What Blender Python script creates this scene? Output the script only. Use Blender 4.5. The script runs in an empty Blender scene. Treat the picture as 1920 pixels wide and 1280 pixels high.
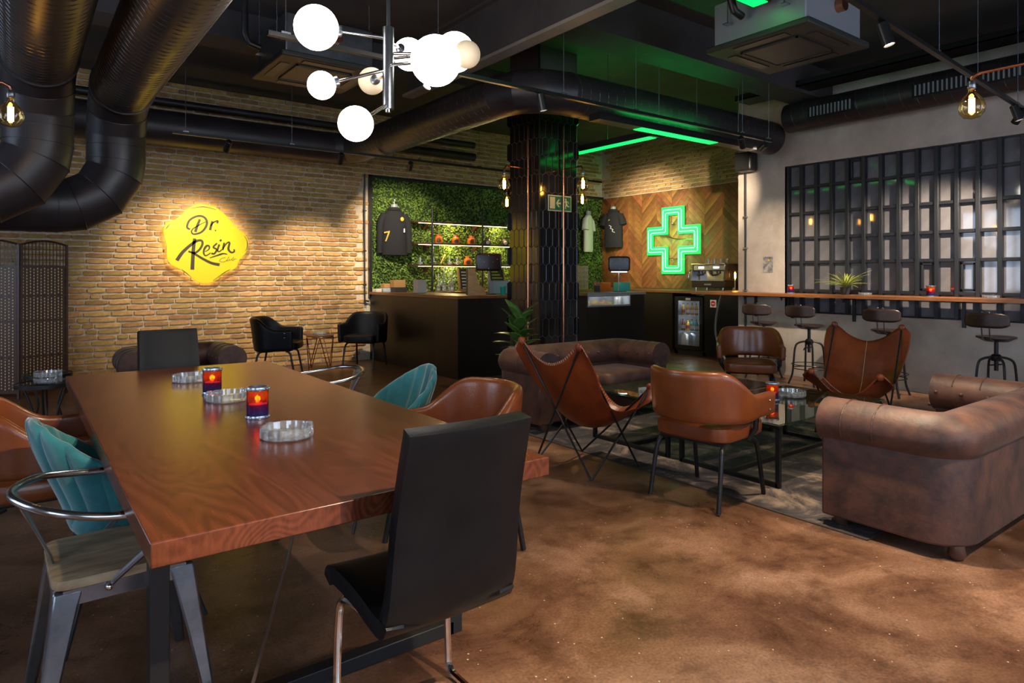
import bpy, bmesh, math, random
from mathutils import Vector as V, Matrix
R = random.Random(7)
PI = math.pi
S = bpy.context.scene
COL = S.collection
# ------------------------------------------------------------------ camera, world, exposure
TH = math.radians(36.97); SN, CS = math.sin(TH), math.cos(TH)
FPX, HOR, CH = 1240.0, 514.5, 1.38
cd = bpy.data.cameras.new('camera'); cam = bpy.data.objects.new('camera', cd); COL.objects.link(cam)
cam.location = (0, 0, CH); cam.rotation_euler = (PI/2, 0, -TH)
cd.sensor_width = 36; cd.lens = 36*FPX/1920; cd.shift_y = -(640-HOR)/1920; cd.clip_start = .05
S.camera = cam
w = bpy.data.worlds.new('world'); S.world = w; w.use_nodes = True
bg = w.node_tree.nodes['Background']; bg.inputs[0].default_value = (.62, .78, 1, 1); bg.inputs[1].default_value = 4.0
S.view_settings.view_transform = 'Standard'; S.view_settings.look = 'None'
S.view_settings.gamma = 1; S.view_settings.exposure = 0.55
S.view_settings.use_curve_mapping = False
S.cycles.use_denoising = True
S.cycles.max_bounces = 7; S.cycles.diffuse_bounces = 4; S.cycles.glossy_bounces = 4
S.cycles.transparent_max_bounces = 14; S.cycles.transmission_bounces = 6
S.cycles.caustics_reflective = False; S.cycles.caustics_refractive = False
S.cycles.sample_clamp_indirect = 4

def W(px, py, d):                      # a point seen at a photo position, at a distance along the view axis
    u = (px-960)/FPX
    return V((d*(SN+CS*u), d*(CS-SN*u), CH+(HOR-py)*d/FPX))

# ------------------------------------------------------------------ materials
def mat(name, c, c2=None, ns=4, det=5, rough=.5, rv=0, metal=0, bump=0, bs=60, spec=.5, coat=0, sheen=0,
        em=None, es=0, stretch=(1, 1, 1), rand=0, lo=.35, hi=.65, c3=None, dist=0):
    m = bpy.data.materials.new(name); m.use_nodes = True; nt = m.node_tree; N = nt.nodes; L = nt.links
    b = N['Principled BSDF']
    b.inputs['Base Color'].default_value = (*c, 1); b.inputs['Roughness'].default_value = rough
    b.inputs['Metallic'].default_value = metal; b.inputs['Specular IOR Level'].default_value = spec
    b.inputs['Coat Weight'].default_value = coat; b.inputs['Coat Roughness'].default_value = .12
    if sheen:
        b.inputs['Sheen Weight'].default_value = sheen; b.inputs['Sheen Roughness'].default_value = .4
    if em: b.inputs['Emission Color'].default_value = (*em, 1); b.inputs['Emission Strength'].default_value = es
    tc = N.new('ShaderNodeTexCoord'); mp = N.new('ShaderNodeMapping'); mp.inputs['Scale'].default_value = stretch
    L.new(tc.outputs['Object'], mp.inputs[0])
    col = None
    if c2:
        nz = N.new('ShaderNodeTexNoise'); nz.inputs['Scale'].default_value = ns; nz.inputs['Detail'].default_value = det
        nz.inputs['Roughness'].default_value = .65; nz.inputs['Distortion'].default_value = dist
        L.new(mp.outputs[0], nz.inputs['Vector'])
        cr = N.new('ShaderNodeValToRGB'); e = cr.color_ramp.elements
        e[0].position = lo; e[0].color = (*c, 1); e[1].position = hi; e[1].color = (*c2, 1)
        if c3: k = e.new((lo+hi)/2); k.color = (*c3, 1)
        L.new(nz.outputs[0], cr.inputs[0]); col = cr.outputs[0]
        if rv:
            mr = N.new('ShaderNodeMapRange'); mr.inputs[1].default_value = lo; mr.inputs[2].default_value = hi
            mr.inputs[3].default_value = rough-rv; mr.inputs[4].default_value = rough+rv
            L.new(nz.outputs[0], mr.inputs[0]); L.new(mr.outputs[0], b.inputs['Roughness'])
    if rand:
        oi = N.new('ShaderNodeObjectInfo'); ge = N.new('ShaderNodeNewGeometry'); ad = N.new('ShaderNodeMath'); fr = N.new('ShaderNodeMath')
        ad.operation = 'ADD'; fr.operation = 'FRACT'
        L.new(oi.outputs['Random'], ad.inputs[0]); L.new(ge.outputs['Random Per Island'], ad.inputs[1]); L.new(ad.outputs[0], fr.inputs[0])
        m2 = N.new('ShaderNodeMapRange'); m2.inputs[3].default_value = 1-rand; m2.inputs[4].default_value = 1+rand
        L.new(fr.outputs[0], m2.inputs[0])
        hs = N.new('ShaderNodeHueSaturation'); L.new(m2.outputs[0], hs.inputs['Value'])
        m3 = N.new('ShaderNodeMapRange'); m3.inputs[3].default_value = .5-rand*.05; m3.inputs[4].default_value = .5+rand*.05
        f2 = N.new('ShaderNodeMath'); f2.operation = 'MULTIPLY'; f2.inputs[1].default_value = 7.31; f3 = N.new('ShaderNodeMath'); f3.operation = 'FRACT'
        L.new(fr.outputs[0], f2.inputs[0]); L.new(f2.outputs[0], f3.inputs[0]); L.new(f3.outputs[0], m3.inputs[0]); L.new(m3.outputs[0], hs.inputs['Hue'])
        if col: L.new(col, hs.inputs['Color'])
        else: hs.inputs['Color'].default_value = (*c, 1)
        col = hs.outputs[0]
    if col: L.new(col, b.inputs['Base Color'])
    if bump:
        n2 = N.new('ShaderNodeTexNoise'); n2.inputs['Scale'].default_value = bs; n2.inputs['Detail'].default_value = 4
        L.new(mp.outputs[0], n2.inputs['Vector'])
        bp = N.new('ShaderNodeBump'); bp.inputs['Strength'].default_value = bump; bp.inputs['Distance'].default_value = .01
        L.new(n2.outputs[0], bp.inputs['Height']); L.new(bp.outputs[0], b.inputs['Normal'])
    return m

def wood(name, c, c2, stretch, ns=3, rough=.35, coat=0, bump=.1, rand=0):
    return mat(name, c, c2, ns=ns, det=8, rough=rough, coat=coat, bump=bump, bs=ns*3, stretch=stretch, lo=.3, hi=.7, dist=.6, rand=rand)

def glassy(name, tint=(1, 1, 1), gl=.05, edge=.5, rough=.02, diff=0, dcol=(.8, .8, .8)):
    m = bpy.data.materials.new(name); m.use_nodes = True; nt = m.node_tree; N = nt.nodes; L = nt.links
    N.remove(N['Principled BSDF']); out = N['Material Output']
    t = N.new('ShaderNodeBsdfTransparent'); t.inputs[0].default_value = (*tint, 1)
    g = N.new('ShaderNodeBsdfGlossy'); g.inputs['Roughness'].default_value = rough
    lw = N.new('ShaderNodeLayerWeight'); lw.inputs[0].default_value = .35
    mr = N.new('ShaderNodeMapRange'); mr.inputs[3].default_value = gl; mr.inputs[4].default_value = edge
    L.new(lw.outputs['Fresnel'], mr.inputs[0])
    mx = N.new('ShaderNodeMixShader'); L.new(mr.outputs[0], mx.inputs[0]); L.new(t.outputs[0], mx.inputs[1]); L.new(g.outputs[0], mx.inputs[2])
    o = mx
    if diff:
        d = N.new('ShaderNodeBsdfDiffuse'); d.inputs[0].default_value = (*dcol, 1)
        o = N.new('ShaderNodeMixShader'); o.inputs[0].default_value = diff; L.new(mx.outputs[0], o.inputs[1]); L.new(d.outputs[0], o.inputs[2])
    L.new(o.outputs[0], out.inputs[0]); return m

def emit(name, c, s):
    return mat(name, (.0, .0, .0), em=c, es=s, rough=.4)

M = {}
M['brick'] = mat('brick_clay', (.36, .21, .072), (.56, .345, .13), ns=9, rough=.9, bump=.6, bs=45, rand=.3, c3=(.45, .27, .098))
M['mortar'] = mat('mortar', (.50, .42, .31), (.66, .57, .44), ns=20, rough=.95, bump=.5, bs=50)
M['concrete'] = mat('wall_concrete', (.37, .31, .265), (.66, .58, .51), ns=1.6, det=9, rough=.8, bump=.15, bs=12, lo=.3, hi=.7)
M['ceil'] = mat('ceiling_paint', (.045, .038, .040), (.065, .055, .055), ns=2, rough=.85, bump=.1)
M['black'] = mat('black_paint', (.012, .011, .012), rough=.4)
M['blackm'] = mat('black_metal', (.018, .018, .020), rough=.35, metal=.3, bump=.03)
M['duct'] = mat('black_duct', (.020, .016, .018), (.032, .026, .029), ns=3, rough=.42, rv=.05, metal=0, spec=.5)
M['ductseam'] = mat('duct_seam', (.10, .09, .09), rough=.35, metal=.5)
M['steelbeam'] = mat('painted_steel', (.20, .17, .15), (.27, .24, .21), ns=3, rough=.5, bump=.05)
M['counter'] = mat('counter_black', (.007, .006, .005), (.010, .0085, .007), ns=3, rough=.38)
M['ctop'] = wood('counter_wood', (.16, .065, .022), (.30, .13, .045), (1.2, 12, 12), rough=.35)
M['bartop'] = wood('bar_wood', (.22, .075, .022), (.42, .16, .05), (12, 1.2, 12), rough=.35)
M['chev'] = wood('chevron_wood', (.15, .055, .017), (.34, .145, .045), (3, 3, 3), ns=2, rough=.42, rand=.32)
M['table'] = None
M['tablegap'] = mat('dark_gap', (.01, .008, .008), rough=.8)
M['leather'] = mat('tan_leather', (.165, .040, .010), (.225, .058, .014), ns=5, rough=.3, bump=.08, bs=120, coat=.15)
M['sling'] = mat('sling_leather', (.16, .024, .006), (.28, .052, .011), ns=5, rough=.36, bump=.12, bs=90)
M['bleather'] = mat('black_leather', (.0035, .0037, .005), (.006, .0063, .008), ns=6, rough=.42, bump=.08, bs=110, spec=.22)
M['suede'] = mat('brown_suede', (.026, .012, .011), (.125, .050, .030), ns=7, det=11, rough=.55, bump=.2, bs=30, sheen=.08, lo=.32, hi=.70)
M['teal'] = mat('teal_velvet', (.010, .12, .135), (.022, .19, .205), ns=7, rough=.75, sheen=.7, bump=.1, bs=80)
M['chrome'] = mat('chrome', (.72, .70, .68), rough=.12, metal=1)
M['gun'] = mat('gunmetal', (.16, .17, .19), (.26, .27, .30), ns=6, rough=.28, metal=.9, bump=.04)
M['silver'] = mat('pale_metal', (.42, .46, .54), rough=.25, metal=.9)
M['seatwood'] = wood('worn_wood', (.20, .13, .07), (.46, .34, .20), (3, 14, 8), ns=2, rough=.5, bump=.2)
M['darkwood'] = wood('dark_wood', (.05, .022, .014), (.10, .045, .028), (6, 6, 20), rough=.4)
M['stoolwood'] = wood('stool_wood', (.022, .011, .009), (.05, .024, .017), (6, 6, 20), rough=.35)
M['ring'] = mat('brushed_ring', (.50, .51, .53), rough=.2, metal=1)
M['copper'] = mat('copper', (.62, .26, .14), rough=.22, metal=1)
M['tile'] = mat('black_tile', (.010, .008, .008), rough=.12, coat=.3)
M['grout'] = mat('grout', (.075, .066, .07), rough=.8)
M['brass'] = mat('brass', (.55, .40, .12), rough=.25, metal=1)
M['white'] = mat('white_paint', (.75, .75, .74), rough=.5)
M['greym'] = mat('grey_casing', (.30, .315, .34), rough=.4, metal=.2)
M['acpanel'] = mat('ac_panel', (.030, .031, .027), rough=.5)
M['thread'] = mat('pale_thread', (.85, .62, .34), rough=.7)
M['leafw'] = mat('wall_leaf', (.075, .15, .018), (.20, .33, .05), ns=3, rough=.5, rand=.5)
M['leafbk'] = mat('wall_moss', (.015, .035, .008), (.03, .06, .012), ns=20, rough=.9)
M['leaf'] = mat('fig_leaf', (.05, .13, .025), (.11, .23, .045), ns=6, rough=.3, rand=.25)
M['grass'] = mat('grass_leaf', (.22, .30, .05), (.40, .44, .10), ns=4, rough=.45, rand=.3)
M['stem'] = mat('stem_bark', (.10, .06, .03), rough=.8)
M['pot'] = mat('pot_dark', (.03, .03, .032), rough=.5)
M['yellow'] = mat('sign_yellow', (.86, .66, .004), rough=.45, em=(1, .78, .005), es=.08)
M['ink'] = mat('sign_ink', (.055, .042, .02), rough=.5)
M['signglow'] = emit('sign_backlight', (1, .72, .25), 14)
M['globe'] = emit('globe_lit', (1, .93, .84), 9.5)
M['globefaint'] = mat('globe_dim', (.75, .62, .45), rough=.35, em=(1, .75, .45), es=.22)  # dim globes: a faint glow is put into the material
M['filament'] = emit('filament', (1, .55, .13), 60)
M['amber'] = glassy('amber_bulb_glass', (1, .80, .48), .05, .55)
M['clear'] = glassy('clear_glass', (.96, .98, 1), .08, .75, diff=.06)
M['ash'] = glassy('cut_glass', (.90, .93, .96), .12, .85, rough=.05, diff=.13, dcol=(.85, .88, .92))
M['tglass'] = glassy('table_glass', (.60, .72, .62), .22, .85, rough=.01, diff=.04, dcol=(.1, .2, .12))
M['lens'] = emit('spot_lens', (1, .86, .68), 18)
M['neon'] = emit('neon_green', (.32, 1, .52), 1.5)
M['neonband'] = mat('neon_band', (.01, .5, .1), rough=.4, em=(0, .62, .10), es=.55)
M['acryl'] = glassy('acrylic', (.85, 1, .90), .05, .5, diff=.18, dcol=(.02, .55, .16))
M['ledgreen'] = emit('led_green', (.0, 1, .09), 1.9)
M['ledup'] = emit('led_green_up', (.0, 1, .16), 13)
M['ledwarm'] = emit('led_warm', (1, .66, .27), 7)
M['ledcool'] = emit('led_cool', (.9, .96, 1), 7)
M['flame'] = emit('flame', (1, .50, .10), 9)
M['rug'] = mat('rug_weave', (.022, .020, .026), (.30, .22, .17), ns=3.2, det=12, rough=.95, bump=.5, bs=150, lo=.40, hi=.64, c3=(.07, .058, .06), dist=.8)
M['rugedge'] = mat('rug_binding', (.05, .035, .03), rough=.95)
M['floor'] = None
M['hood'] = mat('hoodie_black', (.013, .014, .018), rough=.9, bump=.2, bs=60)
M['tee'] = mat('tee_white', (.78, .74, .68), rough=.9, bump=.1, bs=40)
M['form'] = mat('torso_form', (.30, .33, .36), rough=.4)
M['orange'] = mat('jar_orange', (.55, .13, .015), rough=.15, coat=.4)
M['label'] = mat('label_dark', (.03, .025, .02), rough=.5)
M['paper'] = mat('paper', (.62, .58, .52), rough=.8)
M['bluep'] = mat('paper_blue', (.35, .45, .55), rough=.8)
M['card'] = mat('cardboard', (.42, .24, .09), rough=.8)
M['oak'] = wood('oak', (.38, .20, .07), (.58, .34, .13), (4, 4, 14), rough=.5)
M['tealcup'] = mat('teal_plastic', (.02, .42, .38), rough=.35)
M['slate'] = mat('slate', (.03, .022, .02), rough=.6)
M['scr'] = mat('screen_back', (.016, .012, .012), (.04, .01, .008), ns=5, rough=.25)
M['red'] = mat('sign_red', (.62, .02, .03), rough=.4)
M['exitg'] = mat('exit_green', (.01, .14, .06), rough=.4)
M['cream'] = mat('exit_cream', (.62, .52, .32), rough=.5)
M['pane'] = mat('window_pane', (.15, .143, .16), (.24, .23, .25), ns=1.2, rough=.05, spec=.9, rand=.12)
M['mull'] = mat('window_steel', (.022, .024, .030), rough=.4, metal=.2, bump=.06)
M['bottle1'] = mat('bottle_amber', (.30, .12, .01), rough=.15)
M['bottle2'] = mat('bottle_teal', (.03, .25, .24), rough=.2)
M['bottle3'] = mat('bottle_yellow', (.65, .42, .03), rough=.3)
M['bottle4'] = mat('bottle_red', (.40, .05, .05), rough=.3)
M['fridge'] = mat('fridge_inner', (.55, .58, .60), rough=.5)
M['cable'] = mat('cable_brown', (.10, .055, .035), rough=.5)
M['grey'] = mat('grey_pipe', (.25, .24, .23), rough=.5)
M['stitch'] = mat('stitch', (.62, .45, .30), rough=.8)
def mosaic():
    m = bpy.data.materials.new('mosaic_glass'); m.use_nodes = True; nt = m.node_tree; N = nt.nodes; L = nt.links; b = N['Principled BSDF']
    tc = N.new('ShaderNodeTexCoord'); sp = N.new('ShaderNodeSeparateXYZ'); L.new(tc.outputs['Object'], sp.inputs[0])
    vo = N.new('ShaderNodeTexVoronoi'); vo.inputs['Scale'].default_value = 75; L.new(tc.outputs['Object'], vo.inputs['Vector'])
    mr = N.new('ShaderNodeMapRange'); mr.inputs[1].default_value = .02; mr.inputs[2].default_value = .11; L.new(sp.outputs['Z'], mr.inputs[0])
    ad = N.new('ShaderNodeMath'); ad.operation = 'MULTIPLY_ADD'; ad.inputs[1].default_value = .3; L.new(vo.outputs['Color'], ad.inputs[0]); L.new(mr.outputs[0], ad.inputs[2])
    cr = N.new('ShaderNodeValToRGB'); e = cr.color_ramp.elements; e[0].position = .15; e[0].color = (.05, .06, .32, 1); e[1].position = 1; e[1].color = (.85, .14, .01, 1)
    k = e.new(.5); k.color = (.22, .02, .16, 1); k = e.new(.75); k.color = (.55, .03, .02, 1)
    L.new(ad.outputs[0], cr.inputs[0]); L.new(cr.outputs[0], b.inputs['Base Color'])
    b.inputs['Roughness'].default_value = .15; b.inputs['Transmission Weight'].default_value = .75; b.inputs['IOR'].default_value = 1.2
    bp = N.new('ShaderNodeBump'); bp.inputs['Strength'].default_value = .6; bp.inputs['Distance'].default_value = .003
    L.new(vo.outputs['Distance'], bp.inputs['Height']); L.new(bp.outputs[0], b.inputs['Normal']); return m
M['mosaic'] = mosaic()
def floormat():
    m = mat('stained_concrete', (.085, .036, .020), (.275, .150, .094), ns=1.7, det=10, rough=.36, rv=.1, bump=.08, bs=30, lo=.34, hi=.66, c3=(.165, .080, .044), dist=.5)
    nt = m.node_tree; N = nt.nodes; L = nt.links; b = N['Principled BSDF']
    old = b.inputs['Base Color'].links[0].from_socket
    tc = N.new('ShaderNodeTexCoord')
    n1 = N.new('ShaderNodeTexNoise'); n1.inputs['Scale'].default_value = 3.6; n1.inputs['Detail'].default_value = 14; n1.inputs['Roughness'].default_value = .72; L.new(tc.outputs['Object'], n1.inputs['Vector'])
    r1 = N.new('ShaderNodeValToRGB'); r1.color_ramp.elements[0].position = .48; r1.color_ramp.elements[1].position = .66; r1.color_ramp.elements[0].color = (1, 1, 1, 1); r1.color_ramp.elements[1].color = (.45, .38, .34, 1)
    L.new(n1.outputs[0], r1.inputs[0])
    mx = N.new('ShaderNodeMixRGB'); mx.blend_type = 'MULTIPLY'; mx.inputs[0].default_value = 1; L.new(old, mx.inputs[1]); L.new(r1.outputs[0], mx.inputs[2])
    n3 = N.new('ShaderNodeTexNoise'); n3.inputs['Scale'].default_value = 90; n3.inputs['Detail'].default_value = 5; L.new(tc.outputs['Object'], n3.inputs['Vector'])
    r3 = N.new('ShaderNodeMapRange'); r3.inputs[1].default_value = .3; r3.inputs[2].default_value = .7; r3.inputs[3].default_value = .72; r3.inputs[4].default_value = 1.28; L.new(n3.outputs[0], r3.inputs[0])
    h3 = N.new('ShaderNodeHueSaturation'); L.new(r3.outputs[0], h3.inputs['Value']); L.new(mx.outputs[0], h3.inputs['Color']); mx = h3
    vo = N.new('ShaderNodeTexVoronoi'); vo.inputs['Scale'].default_value = 16; L.new(tc.outputs['Object'], vo.inputs['Vector'])
    lt = N.new('ShaderNodeMath'); lt.operation = 'LESS_THAN'; lt.inputs[1].default_value = .06; L.new(vo.outputs['Distance'], lt.inputs[0])
    m2 = N.new('ShaderNodeMixRGB'); m2.inputs[2].default_value = (.5, .40, .30, 1); L.new(lt.outputs[0], m2.inputs[0]); L.new(mx.outputs[0], m2.inputs[1])
    L.new(m2.outputs[0], b.inputs['Base Color']); return m
M['floor'] = floormat()
def tablewood():
    m = mat('table_wood', (.078, .020, .010), (.145, .042, .018), ns=1.2, det=6, rough=.24, coat=.0, stretch=(3, .5, 3), lo=.3, hi=.7, dist=.3)
    nt = m.node_tree; N = nt.nodes; L = nt.links; b = N['Principled BSDF']; old = b.inputs['Base Color'].links[0].from_socket
    tc = N.new('ShaderNodeTexCoord'); mp = N.new('ShaderNodeMapping'); mp.inputs['Scale'].default_value = (1, .11, 1); L.new(tc.outputs['Object'], mp.inputs[0])
    nz = N.new('ShaderNodeTexNoise'); nz.inputs['Scale'].default_value = 3.4; nz.inputs['Detail'].default_value = 2; L.new(mp.outputs[0], nz.inputs['Vector'])
    ml = N.new('ShaderNodeMath'); ml.operation = 'MULTIPLY'; ml.inputs[1].default_value = 190; L.new(nz.outputs[0], ml.inputs[0])
    si = N.new('ShaderNodeMath'); si.operation = 'SINE'; L.new(ml.outputs[0], si.inputs[0])
    n2 = N.new('ShaderNodeTexNoise'); n2.inputs['Scale'].default_value = 9; n2.inputs['Detail'].default_value = 8
    m2 = N.new('ShaderNodeMapping'); m2.inputs['Scale'].default_value = (12, .6, 4); L.new(tc.outputs['Object'], m2.inputs[0]); L.new(m2.outputs[0], n2.inputs['Vector'])
    ad = N.new('ShaderNodeMath'); ad.operation = 'MULTIPLY_ADD'; ad.inputs[1].default_value = .20; L.new(si.outputs[0], ad.inputs[0]); L.new(n2.outputs[0], ad.inputs[2])
    cr = N.new('ShaderNodeValToRGB'); e = cr.color_ramp.elements; e[0].position = .2; e[0].color = (.74, .70, .68, 1); e[1].position = .8; e[1].color = (1.26, 1.22, 1.18, 1); L.new(ad.outputs[0], cr.inputs[0])
    mx = N.new('ShaderNodeMixRGB'); mx.blend_type = 'MULTIPLY'; mx.inputs[0].default_value = 1; L.new(old, mx.inputs[1]); L.new(cr.outputs[0], mx.inputs[2]); L.new(mx.outputs[0], b.inputs['Base Color']); return m
M['table'] = tablewood()

# ------------------------------------------------------------------ mesh builder
class MB:
    def __init__(s): s.v = []; s.f = []
    def add(s, vs, fs, mx=None):
        o = len(s.v)
        s.v += [tuple(mx @ V(p)) if mx else tuple(p) for p in vs]; s.f += [tuple(i+o for i in f) for f in fs]; return s
    def box(s, x0, y0, z0, x1, y1, z1, mx=None):
        return s.add([(x0, y0, z0), (x1, y0, z0), (x1, y1, z0), (x0, y1, z0), (x0, y0, z1), (x1, y0, z1), (x1, y1, z1), (x0, y1, z1)],
                     [(0, 3, 2, 1), (4, 5, 6, 7), (0, 1, 5, 4), (1, 2, 6, 5), (2, 3, 7, 6), (3, 0, 4, 7)], mx)
    def tube(s, pts, r, n=8, closed=False, flat=1.0):
        pts = [V(p) for p in pts]; k = len(pts); rs = r if isinstance(r, (list, tuple)) else [r]*k
        vs = []; up = None
        for i, p in enumerate(pts):
            a = pts[i-1] if (i or closed) else p; b = pts[(i+1) % k] if (i < k-1 or closed) else p
            t = (b-a).normalized()
            if up is None:
                up = V((0, 0, 1)) if abs(t.z) < .9 else V((1, 0, 0))
            up = (up-t*up.dot(t)); up = up.normalized() if up.length > 1e-6 else t.orthogonal().normalized()
            sd = t.cross(up)
            for j in range(n):
                q = 2*PI*j/n; vs.append(p+sd*math.cos(q)*rs[i]+up*math.sin(q)*rs[i]*flat)
        fs = []
        for i in range(k if closed else k-1):
            for j in range(n):
                a, b = i*n+j, i*n+(j+1) % n; c = ((i+1) % k)*n
                fs.append((a, b, c+(j+1) % n, c+j))
        if not closed: fs += [tuple(reversed(range(n))), tuple(range((k-1)*n, k*n))]
        return s.add(vs, fs)
    def lathe(s, prof, n=20, c=(0, 0, 0), mx=None, fl=None):
        vs = []; fs = []; k = len(prof)
        for (r, z) in prof:
            for j in range(n):
                q = 2*PI*j/n; rr = r*(fl(j, z) if fl else 1); vs.append((c[0]+rr*math.cos(q), c[1]+rr*math.sin(q), c[2]+z))
        for i in range(k-1):
            for j in range(n): fs.append((i*n+j, i*n+(j+1) % n, (i+1)*n+(j+1) % n, (i+1)*n+j))
        if prof[0][0] > 1e-5: fs.append(tuple(reversed(range(n))))
        if prof[-1][0] > 1e-5: fs.append(tuple(range((k-1)*n, k*n)))
        return s.add(vs, fs, mx)
    def prism(s, poly, z0, z1, mx=None):
        n = len(poly)
        return s.add([(x, y, z0) for x, y in poly]+[(x, y, z1) for x, y in poly],
                     [tuple(reversed(range(n))), tuple(range(n, 2*n))]+[(i, (i+1) % n, n+(i+1) % n, n+i) for i in range(n)], mx)
    def sup(s, c, r, e=.35, nu=24, nv=12, mx=None):
        f = lambda x: math.copysign(abs(x)**e, x)
        vs = []; fs = []
        for i in range(nv+1):
            a = -PI/2+PI*i/nv
            for j in range(nu):
                b = 2*PI*j/nu
                vs.append((c[0]+r[0]*f(math.cos(a))*f(math.cos(b)), c[1]+r[1]*f(math.cos(a))*f(math.sin(b)), c[2]+r[2]*f(math.sin(a))))
        for i in range(nv):
            for j in range(nu): fs.append((i*nu+j, i*nu+(j+1) % nu, (i+1)*nu+(j+1) % nu, (i+1)*nu+j))
        return s.add(vs, fs, mx)
    def loft(s, rings, n=16):                    # rings of (cx, cy, cz, rx, ry)
        vs = []; fs = []
        for (x, y, z, a, b) in rings:
            for j in range(n): q = 2*PI*j/n; vs.append((x+a*math.cos(q), y+b*math.sin(q), z))
        for i in range(len(rings)-1):
            for j in range(n): fs.append((i*n+j, i*n+(j+1) % n, (i+1)*n+(j+1) % n, (i+1)*n+j))
        fs += [tuple(reversed(range(n))), tuple(range((len(rings)-1)*n, len(rings)*n))]
        return s.add(vs, fs)
    def grid(s, fn, nu, nv):
        vs = [fn(i/nu, j/nv) for i in range(nu+1) for j in range(nv+1)]
        return s.add(vs, [(i*(nv+1)+j, (i+1)*(nv+1)+j, (i+1)*(nv+1)+j+1, i*(nv+1)+j+1) for i in range(nu) for j in range(nv)])
    def sweep(s, prof, path):                    # profile of (offset to the outside, z) along a flat path
        pts = [V((p[0], p[1], 0)) for p in path]; k = len(pts); n = len(prof); vs = []
        for i, p in enumerate(pts):
            a = pts[max(i-1, 0)]; b = pts[min(i+1, k-1)]; t = (b-a).normalized(); nrm = V((-t.y, t.x, 0))
            vs += [(p.x+nrm.x*o, p.y+nrm.y*o, z) for o, z in prof]
        fs = [(i*n+j, (i+1)*n+j, (i+1)*n+(j+1) % n, i*n+(j+1) % n) for i in range(k-1) for j in range(n)]
        fs += [tuple(range(n)), tuple(reversed(range((k-1)*n, k*n)))]
        return s.add(vs, fs)
    def mesh(s, name, m, smooth=False, ang=.7):
        me = bpy.data.meshes.new(name); me.from_pydata(s.v, [], s.f)
        bm = bmesh.new(); bm.from_mesh(me); bmesh.ops.recalc_face_normals(bm, faces=bm.faces); bm.to_mesh(me); bm.free()
        me.materials.append(m if not isinstance(m, str) else M[m])
        if smooth: me.shade_smooth(); me.set_sharp_from_angle(angle=ang)
        return me
    def build(s, name, m, parent=None, smooth=False, bevel=0, seg=2, sub=0, solid=0, ang=.7, loc=None, label=None, stuff=False):
        o = bpy.data.objects.new(name, s.mesh(name, m, smooth or bevel > 0 or sub > 0, ang)); COL.objects.link(o)
        if parent: o.parent = parent
        if solid:
            k = o.modifiers.new('s', 'SOLIDIFY'); k.thickness = solid; k.offset = 0
        if bevel:
            k = o.modifiers.new('b', 'BEVEL'); k.width = bevel; k.segments = seg; k.limit_method = 'ANGLE'; k.angle_limit = .6
        if sub:
            k = o.modifiers.new('u', 'SUBSURF'); k.levels = sub; k.render_levels = sub
        if loc: o.location = loc
        if label: o['label'] = label
        if stuff: o['kind'] = 'stuff'
        return o
def B(*a): return MB().box(*a)
def T(*a, **k): return MB().tube(*a, **k)
def arc(c, r, a0, a1, n, ax=(1, 0, 0), ay=(0, 0, 1)):
    c = V(c); ax = V(ax); ay = V(ay)
    return [c+ax*r*math.cos(a0+(a1-a0)*i/n)+ay*r*math.sin(a0+(a1-a0)*i/n) for i in range(n+1)]
def spline(pts, n=6, closed=False):
    P = [V(p) for p in pts]; k = len(P); out = []
    for i in range(k if closed else k-1):
        p0 = P[i-1] if (i or closed) else P[0]; p1 = P[i]; p2 = P[(i+1) % k]; p3 = P[(i+2) % k] if (i+2 < k or closed) else P[-1]
        for j in range(n):
            t = j/n; out.append(.5*((2*p1)+(p2-p0)*t+(2*p0-5*p1+4*p2-p3)*t*t+(3*p1-p0-3*p2+p3)*t**3))
    if not closed: out.append(P[-1])
    return out
def thing(name, label, cat, loc=(0, 0, 0), rz=0, group=None):
    o = bpy.data.objects.new(name, None); COL.objects.link(o); o.empty_display_size = .1
    o.location = loc; o.rotation_euler = (0, 0, rz); o['label'] = label; o['category'] = cat
    if group: o['group'] = group
    return o
def tag(o, label, cat, group=None):
    o['label'] = label; o['category'] = cat
    if group: o['group'] = group
    return o
def struct(o, label=None, cat=None):
    o['kind'] = 'structure'
    if label: o['label'] = label
    if cat: o['category'] = cat
    return o
def link(mesh, name, parent=None, loc=(0, 0, 0), rot=(0, 0, 0), sc=None):
    o = bpy.data.objects.new(name, mesh); COL.objects.link(o); o.parent = parent; o.location = loc; o.rotation_euler = rot
    if sc: o.scale = sc
    return o
def dup(root, loc, rz=None, label=None, group=None):
    def cp(o, par):
        c = o.copy(); COL.objects.link(c); c.parent = par
        for ch in o.children: cp(ch, c)
        return c
    r = cp(root, None); r.location = loc
    if rz is not None: r.rotation_euler = (0, 0, rz)
    if label: r['label'] = label
    if group: r['group'] = group
    return r
def lamp(kind, name, loc, energy, color, parent=None, size=.03, spot=None, blend=.6, aim=None):
    d = bpy.data.lights.new(name, kind); d.energy = energy; d.color = color
    if kind in ('POINT', 'SPOT'): d.shadow_soft_size = size
    if kind == 'SPOT': d.spot_size = spot; d.spot_blend = blend
    o = bpy.data.objects.new(name, d); COL.objects.link(o); o.location = loc
    if aim is not None: o.rotation_euler = (V(aim)-V(loc)).to_track_quat('-Z', 'Y').to_euler()
    if parent: o.parent = parent
    return o
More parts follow.
